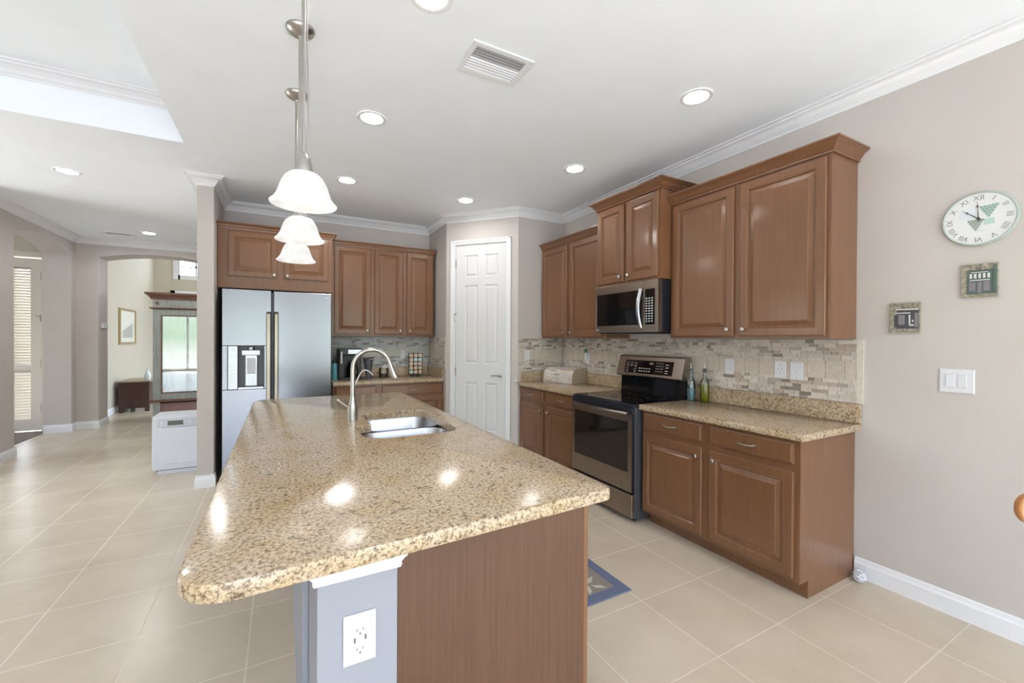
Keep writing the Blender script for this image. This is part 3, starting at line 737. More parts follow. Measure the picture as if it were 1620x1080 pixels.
# outlets and switches
def plate(name, label, fr, x, z, w=.075, h=.12, kind='outlet', group=None, cat='outlet'):
    p = fr(x, z, 0); root = thing(name, label, cat, (p.x, p.y, z-h/2), group=group)
    ring = [(0, .0006), (0, .004), (.004, .0065)]
    fr.mb(lambda b: (ring_panel(b, x-w/2, x+w/2, z-h/2, z+h/2, 0, ring), b.box(x-w/2+.002, x+w/2-.002, .0005, .003, z-h/2+.002, z+h/2-.002))).build('cover_plate', M['plate'], root)
    if kind == 'outlet':
        fr.mb(lambda b: b.box(x-.017, x+.017, .0066, .0085, z-.034, z+.034)).build('receptacle', M['plate'], root)
        fr.mb(lambda b: [b.box(x+sx_*.007-.0012, x+sx_*.007+.0012, .0086, .0089, z+sz*.019-.004, z+sz*.019+.004) for sx_ in (-1, 1) for sz in (-1, 1)]).build_each('socket_slot', M['slot'], root)
    elif kind == 'usb':
        fr.mb(lambda b: b.box(x-.023, x+.023, .0066, .0085, z-.038, z+.038)).build('receptacle', M['plate'], root)
        def sl(b):
            for sz in (1, -1):
                b.box(x-.0085, x-.006, .0086, .0089, z+sz*.024-.004, z+sz*.024+.004); b.box(x+.006, x+.0085, .0086, .0089, z+sz*.024-.004+.001, z+sz*.024+.004)
                b.lathe([(.0028, 0), (.0028, .0003)], (x, .0086, z+sz*.024-.010), 10, dirv=(0, 1, 0))
            b.box(x-.0155, x-.0105, .0086, .0092, z-.007, z+.006); b.box(x+.0105, x+.0155, .0086, .0092, z-.004, z+.009)
        fr.mb(sl).build_each('socket_slot', M['slot'], root)
    elif kind == 'switch':
        n = 2 if w > .1 else 1
        for i in range(n):
            cx = x+(i-(n-1)/2)*.046
            fr.mb(lambda b: (ring_panel(b, cx-.017, cx+.017, z-.034, z+.034, .0066, [(0, 0), (0, .002), (.002, .003)]))).build('rocker', M['plate'], root)
            fr.mb(lambda b: [b.box(cx-.018, cx+.018, .0064, .0068, z-.035, z+.035)]).build('rocker_surround', M['appgrey'], root)
    elif kind == 'blank':
        fr.mb(lambda b: [b.lathe([(.004, 0), (.004, .0006)], (x, .0066, z), 10, dirv=(0, 1, 0)), b.lathe([(.003, 0), (.003, .0006)], (x, .0066, z+.048), 8, dirv=(0, 1, 0)), b.lathe([(.003, 0), (.003, .0006)], (x, .0066, z-.048), 8, dirv=(0, 1, 0))]).build_each('screw', M['grey'], root)
    elif kind == 'phone':
        fr.mb(lambda b: [b.lathe([(.004, 0), (.004, .0006)], (x+a, .0066, z+c_), 10, dirv=(0, 1, 0)) for a, c_ in ((-.012, .004), (.012, .006), (0, .03), (0, -.02))]).build_each('screw', M['grey'], root)
    return root
FT = FX(XW-.0095)
plate('wall_outlet', 'white outlet with USB ports on the pale post at the island end', FY(1.1195), .177, .682, .078, .125, 'usb')
plate('light_switch', 'white double rocker switch plate on the right wall under the two plaques', FX(XW), -.82, 1.233, .133, .125, 'switch', cat='light switch')
plate('wall_outlet', 'white outlet on the tile just right of the green oil bottle', FT, -2.09, 1.235, .075, .125, 'outlet')
plate('wall_outlet', 'left of the two white cover plates side by side on the tile backsplash', FT, -1.705, 1.235, .08, .125, 'phone')
plate('wall_outlet', 'right of the two adjacent white plates on the backsplash, one central screw', FT, -1.598, 1.232, .083, .125, 'blank')
plate('light_switch', 'narrow white switch on the backsplash just left of the range control panel', FT, -3.29, 1.235, .07, .12, 'switch', cat='light switch')
plate('wall_outlet', 'white outlet on the backsplash above the bread box, with a plugged-in freshener', FT, -3.84, 1.225, .07, .12, 'outlet')
plate('wall_outlet', 'white cover plate on the tile corner beside the pantry door', FY(4.3465-.0095), 2.582, 1.247, .072, .12, 'blank')
plate('wall_outlet', 'white outlet on the back wall tile left of the capsule rack', FY(YB-.0005-.0095), 1.46, 1.225, .07, .12, 'outlet')
pf = thing('plug_in_air_freshener', 'small plug-in air freshener with a green top above the bread box', 'air freshener', (XW-.03, 3.84, 1.27))
b = MB(); b.box(XW-.045, XW-.0185, 3.82, 3.86, 1.20, 1.285); b.build('freshener_body', M['plate'], pf, bevel=.006)
b = MB(); b.lathe([(.004, 0), (.018, .01), (.020, .03), (.010, .045), (.0, .05)], (XW-.034, 3.845, 1.286), 14); b.build('scent_bottle', mat('green_translucent', (.08, .28, .14), .2), pf, smooth=50)

# ------------------------------------------------------------------ range
rg = thing('electric_range', 'freestanding warm grey stainless electric range with black glass cooktop', 'oven', (2.75, 2.81, 0))
RY0, RY1 = 2.424, 3.190
b = MB(); b.box(2.425, 3.07, RY0, RY1, .035, .905); b.build('body', M['fridge_dark'], rg, bevel=.003)
b = MB()
for x in (2.48, 3.0):
    for y in (RY0+.05, RY1-.05): b.lathe([(.018, 0), (.018, .034)], (x, y, 0), 12)
b.build_each('levelling_foot', M['blackm'], rg)
b = MB(); b.box(2.405, 2.99, RY0-.002, RY1+.002, .906, .931); b.build('cooktop_frame', M['bsteel_side'], rg, bevel=.004)
b = MB(); b.box(2.425, 2.985, RY0+.012, RY1-.012, .9315, .9355); ck = b.build('cooktop_glass', M['black'], rg)
b = MB()
for x, y, r_ in ((2.56, 2.62, .10), (2.56, 2.98, .085), (2.84, 2.60, .075), (2.84, 3.0, .075), (2.86, 2.80, .055)):
    n = 40; b.loft([[(x+r_*cos(2*pi*i/n), y+r_*sin(2*pi*i/n), .9357) for i in range(n)], [(x+(r_-.002)*cos(2*pi*i/n), y+(r_-.002)*sin(2*pi*i/n), .9357) for i in range(n)]], False, False)
b.build('burner_rings', M['grey'], ck)
FR = FX(2.425)
def rx(y): return -y
b = FR.mb(lambda b: b.box(-RY1, -RY0, .001, .028, .862, .904)); b.build('control_fascia', M['bsteel_side'], rg, bevel=.003)
dr_ = FR.mb(lambda b: (b.box(-RY1, -RY0, .001, .030, .245, .395), b.box(-RY1, -RY0, .001, .030, .795, .858), b.box(-RY1, -3.155, .001, .030, .395, .795), b.box(-2.47, -RY0, .001, .030, .395, .795))).build('oven_door', M['bsteel'], rg)
FR.mb(lambda b: b.box(-3.1555, -2.4695, .004, .0285, .3945, .7955)).build('door_window', M['darkglass'], dr_)
FR.mb(lambda b: b.box(-RY0-.001, -RY0+.0015, .001, .031, .245, .86)).build('door_edge', M['bsteel_side'], dr_)
def hnd(b):
    n = 12; R_ = []
    for i in range(n+1):
        t_ = i/n; y = -RY1+.03+t_*(RY1-RY0-.06); d = .055+.030*sin(pi*t_)
        R_.append([(y, d-.006, .838), (y, d+.006, .842), (y, d+.008, .858), (y, d+.003, .872), (y, d-.006, .872)])
    b.loft(R_)
FR.mb(hnd).build('door_handle', M['bsteel'], dr_, smooth=40)
FR.mb(lambda b: (b.box(-RY1+.03, -RY1+.055, .030, .058, .84, .87), b.box(-RY0-.055, -RY0-.03, .030, .058, .84, .87))).build_each('handle_mount', M['bsteel_side'], dr_)
FR.mb(lambda b: b.box(-RY1, -RY0, .001, .028, .045, .228)).build('storage_drawer', M['bsteel'], rg, bevel=.003)
FR.mb(lambda b: b.box(-RY1+.005, -RY0-.005, .001, .010, .228, .245)).build('drawer_gap', M['black'], rg)
# backguard: black base riser, tilted control head
b = MB(); b.loft([[(2.99, y, .932), (3.0, y, 1.09), (3.07, y, 1.09), (3.07, y, .932)] for y in (RY0+.01, RY1-.01)]); b.build('back_riser', M['black'], rg)
b = MB(); b.loft([[(2.945, y, 1.095), (2.940, y, 1.105), (2.985, y, 1.282), (3.0, y, 1.29), (3.07, y, 1.29), (3.07, y, 1.091), (2.955, y, 1.091)] for y in (RY0-.004, RY1+.004)]); hd = b.build('control_head', M['bsteel'], rg, bevel=.004)
nv = Vector((-(1.282-1.105), 0, (2.985-2.940))).normalized(); tv = Vector((.045, 0, .177)).normalized()
def hp(y, t_, d=0): return Vector((2.940, y, 1.105)) + tv*t_ + nv*d
def hbox(b, y0, y1, t0, t1, d0, d1): b.hull([hp(y0,t0,d0),hp(y1,t0,d0),hp(y1,t0,d1),hp(y0,t0,d1),hp(y0,t1,d0),hp(y1,t1,d0),hp(y1,t1,d1),hp(y0,t1,d1)])
b = MB(); hbox(b, 2.52, 3.09, .02, .145, .0005, .002); b.build('touch_panel', M['black'], hd)
b = MB(); rnd = random.Random(3)
def circ(b, yc, tc_, r_, th=.0018):
    n = 16; b.loft([[hp(yc+r_*cos(2*pi*i/n), tc_+r_*sin(2*pi*i/n), .0024) for i in range(n)], [hp(yc+(r_-th)*cos(2*pi*i/n), tc_+(r_-th)*sin(2*pi*i/n), .0024) for i in range(n)]], False, False)
for yc, tc_ in ((3.055, .112), (3.005, .112), (2.955, .110), (3.055, .058), (2.955, .055)):
    circ(b, yc, tc_, .015)
    for k in (-1, 0, 1): hbox(b, yc+k*.010-.003, yc+k*.010+.003, tc_-.026, tc_-.021, .002, .0025)
for t_ in (.045, .070):
    for k in range(5): hbox(b, 2.90-k*.03-.009, 2.90-k*.03+.009, t_-.004, t_+.003, .002, .0025)
for j in range(4):
    for k in range(4): hbox(b, 2.70-k*.022-.004, 2.70-k*.022+.004, .125-j*.024-.004, .125-j*.024+.002, .002, .0025)
for t_ in (.115, .09, .06, .04): hbox(b, 2.57, 2.60, t_-.003, t_+.003, .002, .0025)
b.build('control_markings', M['print'], hd)
Mx = Matrix(((0, tv.x, nv.x, 0), (-1, 0, 0, 0), (0, tv.z, nv.z, 0), (0, 0, 0, 1)))
def hm(y, t_, d=.0022):
    q = Mx.copy(); q.translation = hp(y, t_, d); return q
textmesh('clock_digits', '10:51', .024, M['print'], hm(2.765, .118), hd)
textmesh('brand_lettering', 'LG', .014, M['print'], hm(3.13, .030, .0008), hd)
b = MB(); circ(b, 3.152, .030, .007, .002); b.build('logo_ring', M['print'], hd)

# ------------------------------------------------------------------ microwave
mw = thing('microwave', 'over-the-range stainless microwave with black glass door mounted under the cabinet', 'microwave', (2.85, 2.80, 1.5))
MY0, MY1, MZ0, MZ1, MXF = 2.417, 3.183, 1.503, 1.932, 2.655
b = MB(); b.box(MXF+.045, XW-.012, MY0, MY1, MZ0+.004, MZ1); b.build('housing', M['bsteel_side'], mw, bevel=.004)
FM = FX(MXF+.045)
def dface(b, x0, x1, zo0, zo1, wi0, wi1, wz0, wz1, d=.045):
    b.box(x0, x1, .001, d, zo0, wz0); b.box(x0, x1, .001, d, wz1, zo1); b.box(x0, wi0, .001, d, wz0, wz1); b.box(wi1, x1, .001, d, wz0, wz1)
dm = FM.mb(lambda b: dface(b, -MY1, -2.565, MZ0, MZ1, -MY1+.02, -2.585, MZ0+.06, MZ1-.075)).build('door', M['bsteel'], mw, bevel=.002)
FM.mb(lambda b: b.box(-MY1+.0198, -2.5848, .01, .0435, MZ0+.0598, MZ1-.0748)).build('door_window', M['black'], dm)
pm = FM.mb(lambda b: dface(b, -2.563, -MY0, MZ0, MZ1, -2.555, -MY0-.03, MZ0+.06, MZ1-.075)).build('control_panel', M['bsteel'], mw, bevel=.002)
FM.mb(lambda b: b.box(-2.5552, -MY0-.0298, .01, .0435, MZ0+.0598, MZ1-.0748)).build('keypad', M['black'], pm)
FM.mb(lambda b: [b.box(-2.545+c_*.030, -2.545+c_*.030+.018, .0436, .0441, MZ0+.085+r_*.021, MZ0+.094+r_*.021) for r_ in range(10) for c_ in range(3)]).build('keypad_markings', M['print'], pm)
def mh(b):
    pts_ = []; R_ = []
    for i in range(13):
        t_ = i/12; z = MZ0+.035+t_*(MZ1-MZ0-.10); d = .048+.036*sin(pi*t_)
        R_.append([(-2.612, d, z), (-2.606, d+.010, z), (-2.584, d+.010, z), (-2.578, d, z), (-2.584, d-.003, z), (-2.606, d-.003, z)])
    b.loft(R_)
FM.mb(mh).build('door_handle', M['steel'], dm, smooth=40)
b = MB(); b.box(MXF+.02, XW-.05, MY0+.05, MY1-.05, MZ0-.012, MZ0+.003); b.build('vent_underside', M['bsteel_side'], mw, bevel=.003)
FM.mb(lambda b: b.lathe([(.010, 0), (.010, .0006)], (-3.155, .0452, MZ0+.026), 16, dirv=(0, 1, 0))).build('logo_disc', M['print'], dm)
textmesh('brand_lettering', 'LG', .014, M['print'], FM.mat(-3.13, MZ0+.026, .0455), dm)

# ------------------------------------------------------------------ refrigerator
fg = thing('refrigerator', 'tall side-by-side stainless refrigerator with an ice and water dispenser', 'refrigerator', (0, 5.4, 0))
FZ = 1.922; FYr = 5.02
b = MB(); b.box(-.505, .49, FYr+.075, YB-.03, .02, FZ-.015); b.build('case', M['fridge_dark'], fg, bevel=.004)
FG = FY(FYr+.072)
def fdoor(b):
    x0, x1, a0, a1, z0, z1 = -.510, -.086, -.462, -.150, .915, 1.356
    b.box(x0, x1, 0, .07, .06, z0); b.box(x0, x1, 0, .07, z1, FZ); b.box(x0, a0, 0, .07, z0, z1); b.box(a1, x1, 0, .07, z0, z1)
ld_ = FG.mb(fdoor).build('door', M['fridge'], fg, bevel=.004)
rd_ = FG.mb(lambda b: b.box(-.066, .490, 0, .07, .06, FZ)).build('door', M['fridge'], fg, bevel=.008)
def hbar(x0, x1):
    def f(b):
        R_ = []
        for z, d in ((.60, .072), (.62, .105), (1.0, .112), (1.5, .112), (1.68, .105), (1.705, .072)):
            R_.append([(x0, d-.012, z), (x0, d, z), (x0+.006, d+.008, z), (x1-.006, d+.008, z), (x1, d, z), (x1, d-.012, z)])
        b.loft(R_)
    return FG.mb(f)
hbar(-.130, -.090).build('door_handle', M['bsteel'], ld_, smooth=30); hbar(-.060, -.022).build('door_handle', M['bsteel'], rd_, smooth=30)
FG.mb(lambda b: b.box(-.465, -.147, -.02, .004, .912, 1.359)).build('dispenser_recess', M['charcoal'], ld_)
FG.mb(lambda b: (b.box(-.460, -.378, .02, .073, .918, 1.353))).build('dispenser_display', M['steel'], ld_, bevel=.003)
FG.mb(lambda b: (b.box(-.376, -.152, .03, .074, .915, .940), b.box(-.345, -.185, .02, .06, 1.26, 1.31), b.lathe([(.03, 0), (.03, .03)], (-.265, .045, 1.312), 14), b.box(-.315, -.212, .005, .035, .945, 1.26))).build('dispenser_spout', M['steel'], ld_, bevel=.003)
FG.mb(lambda b: (b.box(-.300, -.228, .036, .046, 1.07, 1.23))).build('dispenser_paddle', M['appgrey'], ld_, bevel=.004)
FG.mb(lambda b: [b.box(-.445, -.41, .0735, .0738, z, z+.004) for z in (1.32, 1.15, 1.11, 1.07, 1.03, .99)]).build('display_markings', M['grey'], ld_)
FG.mb(lambda b: b.lathe([(.012, 0), (.012, .001)], (.432, .0702, 1.872), 18, dirv=(0, 1, 0))).build('logo_disc', M['print'], rd_)
textmesh('brand_lettering', 'LG', .010, M['grey'], FG.mat(.432, 1.872, .0715), rd_)

# ------------------------------------------------------------------ items on the counters
# bread box
bx = thing('bread_box', 'silver roll-top bread box with wavy front on the counter left of the range', 'bread box', (2.98, 4.0, ZS))
prof = [(0, 0), (0, .05), (.008, .105), (.030, .145), (.065, .165), (.24, .168), (.24, 0)]
Bo = Vector((2.765, 4.268)); Bd = Vector((.083, -.475)).normalized(); Bn = Vector((-Bd.y, Bd.x))
def bp(a, t_, z): q = Bo+Bd*t_+Bn*a; return (q.x, q.y, ZS+.001+z)
b = MB(); b.loft([[bp(a, t_, z) for a, z in prof] for t_ in (.014, .466)]); b.build('front_shell', M['bread'], bx, smooth=30)
tans = mat('tan_side', (.50, .42, .32), .4, .5)
for t0, t1 in ((0, .0135), (.4665, .48)):
    b = MB(); b.loft([[bp(a*1.02-.002, t_, z*1.02) for a, z in prof] for t_ in (t0, t1)]); b.build('side_panel', tans, bx)
b = MB(); b.tube([bp(-.001, .20, .095), bp(-.016, .21, .097), bp(-.016, .27, .097), bp(-.001, .28, .095)], .004, 8); b.build('handle', M['steel'], bx)
# bottles
def bottle(name, label, x, y, prof, liq, zl, glass, stopper=True, group=None):
    root = thing(name, label, 'bottle', (x, y, ZS))
    b = MB(); b.lathe(prof, (x, y, ZS+.001), 24, cap=False); b.build('bottle_glass', M[glass], root, smooth=50)
    lp = [(0.0, .004)]+[(max(.001, r-.003), max(h, .004)) for r, h in prof if h <= zl]+[(prof[2][0]-.003, zl), (0.0, zl)]
    b = MB(); b.lathe(lp, (x, y, ZS+.001), 20, cap=False); b.build('liquid', M[liq], root, smooth=50)
    h = prof[-1][1]
    b = MB(); b.lathe([(.010, h-.015), (.012, h), (.014, h+.004), (.014, h+.018), (.006, h+.022), (.0, h+.023)], (x, y, ZS+.001), 14); s_ = b.build('stopper', M['charcoal'], root, smooth=40)
    b = MB(); b.tube([(x, y, ZS+h+.02), (x, y, ZS+h+.045), (x-.006, y+.003, ZS+h+.065)], [.005, .0035, .003], 8); b.build('pour_spout', M['steel'], s_, smooth=50)
    return root
bottle('soap_bottle', 'pale blue glass bottle with pour spout, left of the oil bottle beside the range', 3.008, 2.375, [(.0, .0), (.030, .0), (.033, .006), (.033, .145), (.030, .165), (.016, .190), (.012, .205), (.012, .245)], 'liq_blue', .10, 'glass_blue')
bottle('oil_bottle', 'clear glass bottle half full of green olive oil on the counter by the range', 3.045, 2.272, [(.0, .0), (.031, .0), (.033, .006), (.033, .150), (.028, .172), (.013, .198), (.011, .21), (.012, .25)], 'liq_oil', .145, 'glass')
# back counter: coffee maker
Yc = 5.40
cm = thing('coffee_maker', 'black drip coffee maker on the back counter beside the refrigerator', 'coffee maker', (.72, Yc+.1, ZS))
b = MB(); b.box(.605, .875, Yc-.05, Yc+.22, ZS+.001, ZS+.03); b.box(.605, .875, Yc+.10, Yc+.22, ZS+.03, ZS+.30); b.box(.605, .872, Yc-.05, Yc+.22, ZS+.30, ZS+.375); b.box(.605, .665, Yc-.03, Yc+.10, ZS+.03, ZS+.30); b.build('body', M['blackm'], cm, bevel=.008)
b = MB(); b.box(.622, .640, Yc-.0515, Yc-.0502, ZS+.20, ZS+.34); b.build('level_strip', M['print'], cm)
b = MB(); b.lathe([(.0, 0), (.055, 0), (.066, .03), (.066, .11), (.05, .15), (.045, .16)], (.765, Yc+.02, ZS+.032), 20, cap=False); b.build('carafe', make_glass('smoky_carafe_glass', (.35, .33, .32), .1), cm, smooth=50)
b = MB(); b.box(.705, .855, Yc-.0525, Yc-.0502, ZS+.315, ZS+.365); b.build('brew_panel', M['steel'], cm)
b = MB(); b.lathe([(.048, 0), (.05, .02), (.02, .03)], (.765, Yc+.02, ZS+.195), 18); b.build('carafe_lid', M['blackm'], cm)
kt = thing('milk_frother_jug', 'grey jug with a wide black pouring lid next to the coffee maker', 'jug', (.93, 5.42, ZS))
b = MB(); b.lathe([(.045, 0), (.055, .004), (.055, .02), (.034, .03), (.034, .05), (.036, .07), (.046, .12), (.052, .20), (.055, .235)], (.945, 5.40, ZS+.001), 22); b.build('jug_body', M['charcoal'], kt, smooth=40)
b = MB(); b.loft([[(.888, 5.345, ZS+.237), (1.01, 5.36, ZS+.262), (1.01, 5.44, ZS+.262), (.888, 5.455, ZS+.237)], [(.883, 5.34, ZS+.25), (1.025, 5.365, ZS+.275), (1.025, 5.435, ZS+.275), (.883, 5.46, ZS+.262)]]); b.build('pouring_lid', M['kettle'], kt, bevel=.004)
tc_ = thing('utensil_crock', 'turquoise canister with dark lid between the refrigerator and coffee maker', 'canister', (.565, 5.5, ZS))
b = MB(); b.lathe([(.03, 0), (.032, .01), (.032, .19), (.028, .20)], (.562, 5.42, ZS+.001), 20); b.build('canister', M['teal'], tc_, smooth=40)
b = MB(); b.lathe([(.028, 0), (.03, .01), (.018, .03), (.015, .05)], (.562, 5.42, ZS+.202), 16); b.build('lid', M['blackm'], tc_, smooth=40)
gj = thing('glass_jar', 'small clear glass jar with a white lid on the back counter', 'jar', (1.16, 5.55, ZS))
b = MB(); b.lathe([(.0, 0), (.055, 0), (.06, .01), (.06, .10), (.05, .125)], (1.16, 5.55, ZS+.001), 22, cap=False); b.build('jar_glass', M['glass'], gj, smooth=50)
b = MB(); b.lathe([(.050, .002), (.053, .045)], (1.16, 5.55, ZS+.004), 20); b.build('coffee_contents', mat('coffee_brown', (.10, .065, .045), .7), gj, smooth=50)
b = MB(); b.lathe([(.05, 0), (.05, .012), (.03, .018), (.012, .022), (.012, .035), (.0, .036)], (1.175, 5.55, ZS+.128), 20); b.build('lid', M['plate'], gj, smooth=40)
# capsule rack
RYc = 5.60
rk = thing('capsule_rack', 'black wire rack holding rows of coffee capsules on the back counter', 'rack', (1.59, RYc, ZS))
def rackp(c_, r_): return 1.530+c_*.060, ZS+.275-r_*.055
b = MB(); b.lathe([(.075, 0), (.075, .012), (.05, .016)], (1.59, RYc, ZS+.001), 24); b.build('rack_base', M['blackm'], rk)
b = MB()
for x in (1.497, 1.560, 1.620, 1.683): b.tube([(x, RYc+.004, ZS+.01), (x, RYc+.004, ZS+.31)], .0032, 6)
for z in range(6): b.tube([(1.497, RYc+.004, ZS+.027+z*.055), (1.683, RYc+.004, ZS+.027+z*.055)], .003, 6)
b.build('wire_frame', M['blackm'], rk)
tan = mat('tan_foil', (.62, .46, .34), .35, .3); bluef = mat('pale_blue_foil', (.50, .64, .64), .35, .3); cup = mat('capsule_cup', (.30, .27, .25), .4)
mats = {(1, 1): bluef, (1, 2): bluef, (4, 0): bluef}
proto = {}
rown = ['top row', 'second row from the top', 'middle row', 'fourth row from the top', 'bottom row']; coln = ['left', 'middle', 'right']
for r_ in range(5):
    for c_ in range(3):
        mt = mats.get((r_, c_), tan); x, z = rackp(c_, r_)
        nm = 'pale blue' if mt is bluef else 'tan'
        if mt.name not in proto:
            root = thing('coffee_capsule', 'x', 'coffee capsule', (x, RYc-.012, z), group='coffee capsules in the rack')
            b = MB(); b.lathe([(.0215, 0), (.0215, -.002), (.018, -.003), (.014, -.030), (.0, -.031)], (0, 0, 0), 16, dirv=(0, -1, 0)); b.build('cup', cup, root, world=False, smooth=40)
            b = MB(); b.lathe([(.023, .001), (.023, .003), (.0, .0035)], (0, 0, 0), 18, dirv=(0, -1, 0)); b.build('foil_lid', mt, root, world=False, smooth=40)
            proto[mt.name] = root
        else: root = copy_tree(proto[mt.name])
        root.location = (x, RYc-.012, z); root['label'] = '%s coffee capsule in the black rack, %s, %s column' % (nm, rown[r_], coln[c_])

# ------------------------------------------------------------------ right wall decorations
FWR = FX(XW)
ck_ = thing('wall_clock', 'round white wall clock with roman numerals and green grape picture', 'clock', (XW, .745, 1.92))
cy, czz, cr_ = -.744, 2.060, .136
FWR.mb(lambda b: b.lathe([(cr_, .001), (cr_, .014), (cr_-.004, .020), (cr_-.008, .020), (cr_-.010, .016)], (cy, 0, czz), 48, dirv=(0, 1, 0))).build('rim', mat('pale_green_rim', (.40, .46, .42), .4), ck_, smooth=40)
face = mat('clock_face_paper', (.72, .72, .71), .4)
FWR.mb(lambda b: b.lathe([(cr_-.010, .012), (cr_-.010, .0165), (.0, .0165)], (cy, 0, czz), 48, dirv=(0, 1, 0))).build('clock_face', face, ck_)
ink = mat('clock_ink', (.22, .23, .23), .5); gr = mat('grape_green_print', (.28, .40, .34), .5); gr2 = mat('leaf_green_print', (.46, .62, .54), .5); gr3 = mat('grey_green_print', (.30, .36, .30), .5); gb = mat('faint_blue_print', (.66, .70, .74), .5)
for i, s_ in enumerate(['XII', 'I', 'II', 'III', 'IIII', 'V', 'VI', 'VII', 'VIII', 'IX', 'X', 'XI']):
    a = radians(30*i); q = FWR.mat(cy+.104*sin(a), czz+.104*cos(a), .0172) @ Matrix.Rotation(-a, 4, 'Z')
    textmesh('numeral', s_, .034, ink, q, ck_)
def disc(b, x, z, r_, d): b.lathe([(r_, 0), (r_, .0004)], (x, d, z), 12, dirv=(0, 1, 0))
def grapes(b, gx, gz, n, s_):
    rr = random.Random(int(gx*1000))
    for j in range(n):
        w = (n-j)*.5
        for k in range(n-j): disc(b, gx+(k-w+.5)*s_*1.05, gz-j*s_*.95, s_*.52, .0168+rr.random()*.0004)
FWR.mb(lambda b: grapes(b, cy+.035, czz+.055, 5, .0125)).build('grape_print', gr, ck_)
FWR.mb(lambda b: grapes(b, cy-.010, czz-.008, 5, .0115)).build('grape_print', gr3, ck_)
FWR.mb(lambda b: (b.box(cy+.018, cy+.055, .0167, .0170, czz-.035, czz-.005), b.box(cy+.045, cy+.07, .0167, .0170, czz+.05, czz+.065))).build_each('leaf_print', gr2, ck_)
FWR.mb(lambda b: (b.hull([(cy-.075, .0166, czz+.012), (cy-.02, .0166, czz-.005), (cy-.02, .0169, czz-.005), (cy-.075, .0169, czz+.012), (cy-.065, .0166, czz+.05), (cy-.015, .0166, czz+.06), (cy-.015, .0169, czz+.06), (cy-.065, .0169, czz+.05)]))).build('faded_print', gb, ck_)
textmesh('face_lettering', 'Vineyard', .012, gb, FWR.mat(cy+.005, czz-.062, .0172), ck_)
def hand(ang, L_, w_):
    def f(b):
        ca, sa = sin(ang), cos(ang)
        def p(u, v): return (cy+u*ca+v*sa, .0195, czz+u*sa-v*ca)
        for (u0, u1, ww) in ((-.015, L_, w_), ):
            q = [p(u0, -ww), p(u1, -ww*.3), p(u1, ww*.3), p(u0, ww)]
            b.loft([q, [(x, .0205, z) for x, y, z in q]])
        q = [p(L_*.62, 0), p(L_*.7, -.0055), p(L_*.8, 0), p(L_*.7, .0055)]; b.loft([q, [(x, .0207, z) for x, y, z in q]])
    return FWR.mb(f)
dk = mat('clock_hand_metal', (.10, .10, .09), .4)
hand(radians(-3), .088, .0022).build('hand', dk, ck_); hand(radians(-48), .078, .0028).build('hand', dk, ck_)
FWR.mb(lambda b: disc(b, cy, czz, .007, .020)).build('hub', dk, ck_)
# plaques
stone = mat('carved_stone_tan', (.30, .27, .21), .8); N, L, B = nodes(stone); t = tex(stone, 'noise', 60, 5); r = ramp(stone, t.outputs['Fac'], [(.3, (.17, .15, .12)), (.5, (.30, .27, .20)), (.7, (.42, .39, .31))]); L.new(r.outputs[0], B.inputs['Base Color']); bump(stone, t.outputs['Fac'], .5, .003)
sg = mat('painted_dark_green', (.10, .14, .12), .6); sd = mat('painted_charcoal', (.075, .075, .085), .6); sp = mat('painted_mauve_grey', (.22, .20, .22), .6); sw = mat('painted_offwhite', (.70, .69, .64), .6)
p1 = thing('wall_plaque', 'small carved shopfront plaque with dark doors, lower left of the two', 'wall plaque', (XW, 1.03, 1.487))
def bxs(fr, parent, name, m_, L_, each=False):
    q = fr.mb(lambda b: [b.box(x0, x1, d0, d1, z0, z1) for x0, x1, z0, z1, d0, d1 in L_])
    (q.build_each if each else q.build)(name, m_, parent, bevel=.0008)
a0, a1, z0, z1 = -1.094, -.964, 1.488, 1.655
bxs(FWR, p1, 'stone_relief', stone, [(a0, a1, z0, z1, .001, .012), (a0, a1, z0, z0+.022, .012, .018), (a0, a0+.018, z0, z1, .012, .016), (a0+.02, a0+.045, z1-.035, z1-.012, .012, .017), (a0+.06, a0+.08, z1-.03, z1-.006, .012, .017), (a0+.09, a0+.12, z1-.022, z1-.002, .012, .018)])
bxs(FWR, p1, 'shop_front', sd, [(a0+.03, a1-.004, z0+.022, z0+.125, .012, .015), (a0+.014, a0+.03, z0+.03, z0+.10, .012, .014)])
bxs(FWR, p1, 'shop_panel', sp, [(a0+.038, a0+.066, z0+.045, z0+.10, .015, .0165), (a1-.022, a1-.006, z0+.03, z0+.11, .015, .0165)], True)
bxs(FWR, p1, 'signboard', sw, [(a0+.025, a1-.006, z0+.128, z0+.134, .012, .019), (a0+.03, a1-.04, z0+.108, z0+.113, .015, .018), (a0+.084, a0+.090, z0+.038, z0+.100, .015, .018), (a0+.084, a0+.106, z0+.038, z0+.046, .015, .018), (a0+.098, a0+.104, z0+.06, z0+.07, .015, .018)])
p2 = thing('wall_plaque', 'carved green shopfront plaque with white windows, directly under the clock', 'wall plaque', (XW, .74, 1.666))
a0, a1, z0, z1 = -.803, -.677, 1.666, 1.832
bxs(FWR, p2, 'stone_relief', stone, [(a0, a1, z0, z1, .001, .012), (a0, a1, z0, z0+.014, .012, .018), (a0, a0+.018, z0, z1-.04, .012, .017), (a0, a0+.03, z1-.028, z1-.004, .012, .016), (a0+.036, a0+.06, z1-.03, z1-.002, .012, .017), (a0+.07, a0+.10, z1-.03, z1, .012, .017)])
bxs(FWR, p2, 'shop_front', sg, [(a0+.018, a1-.012, z0+.014, z0+.135, .012, .015), (a1-.014, a1-.002, z0+.014, z1-.01, .012, .018)])
bxs(FWR, p2, 'shop_panel', sp, [(a0+.028, a0+.05, z0+.03, z0+.075, .015, .0165), (a0+.058, a0+.072, z0+.02, z0+.075, .015, .0165), (a0+.078, a0+.10, z0+.03, z0+.078, .015, .0165)], True)
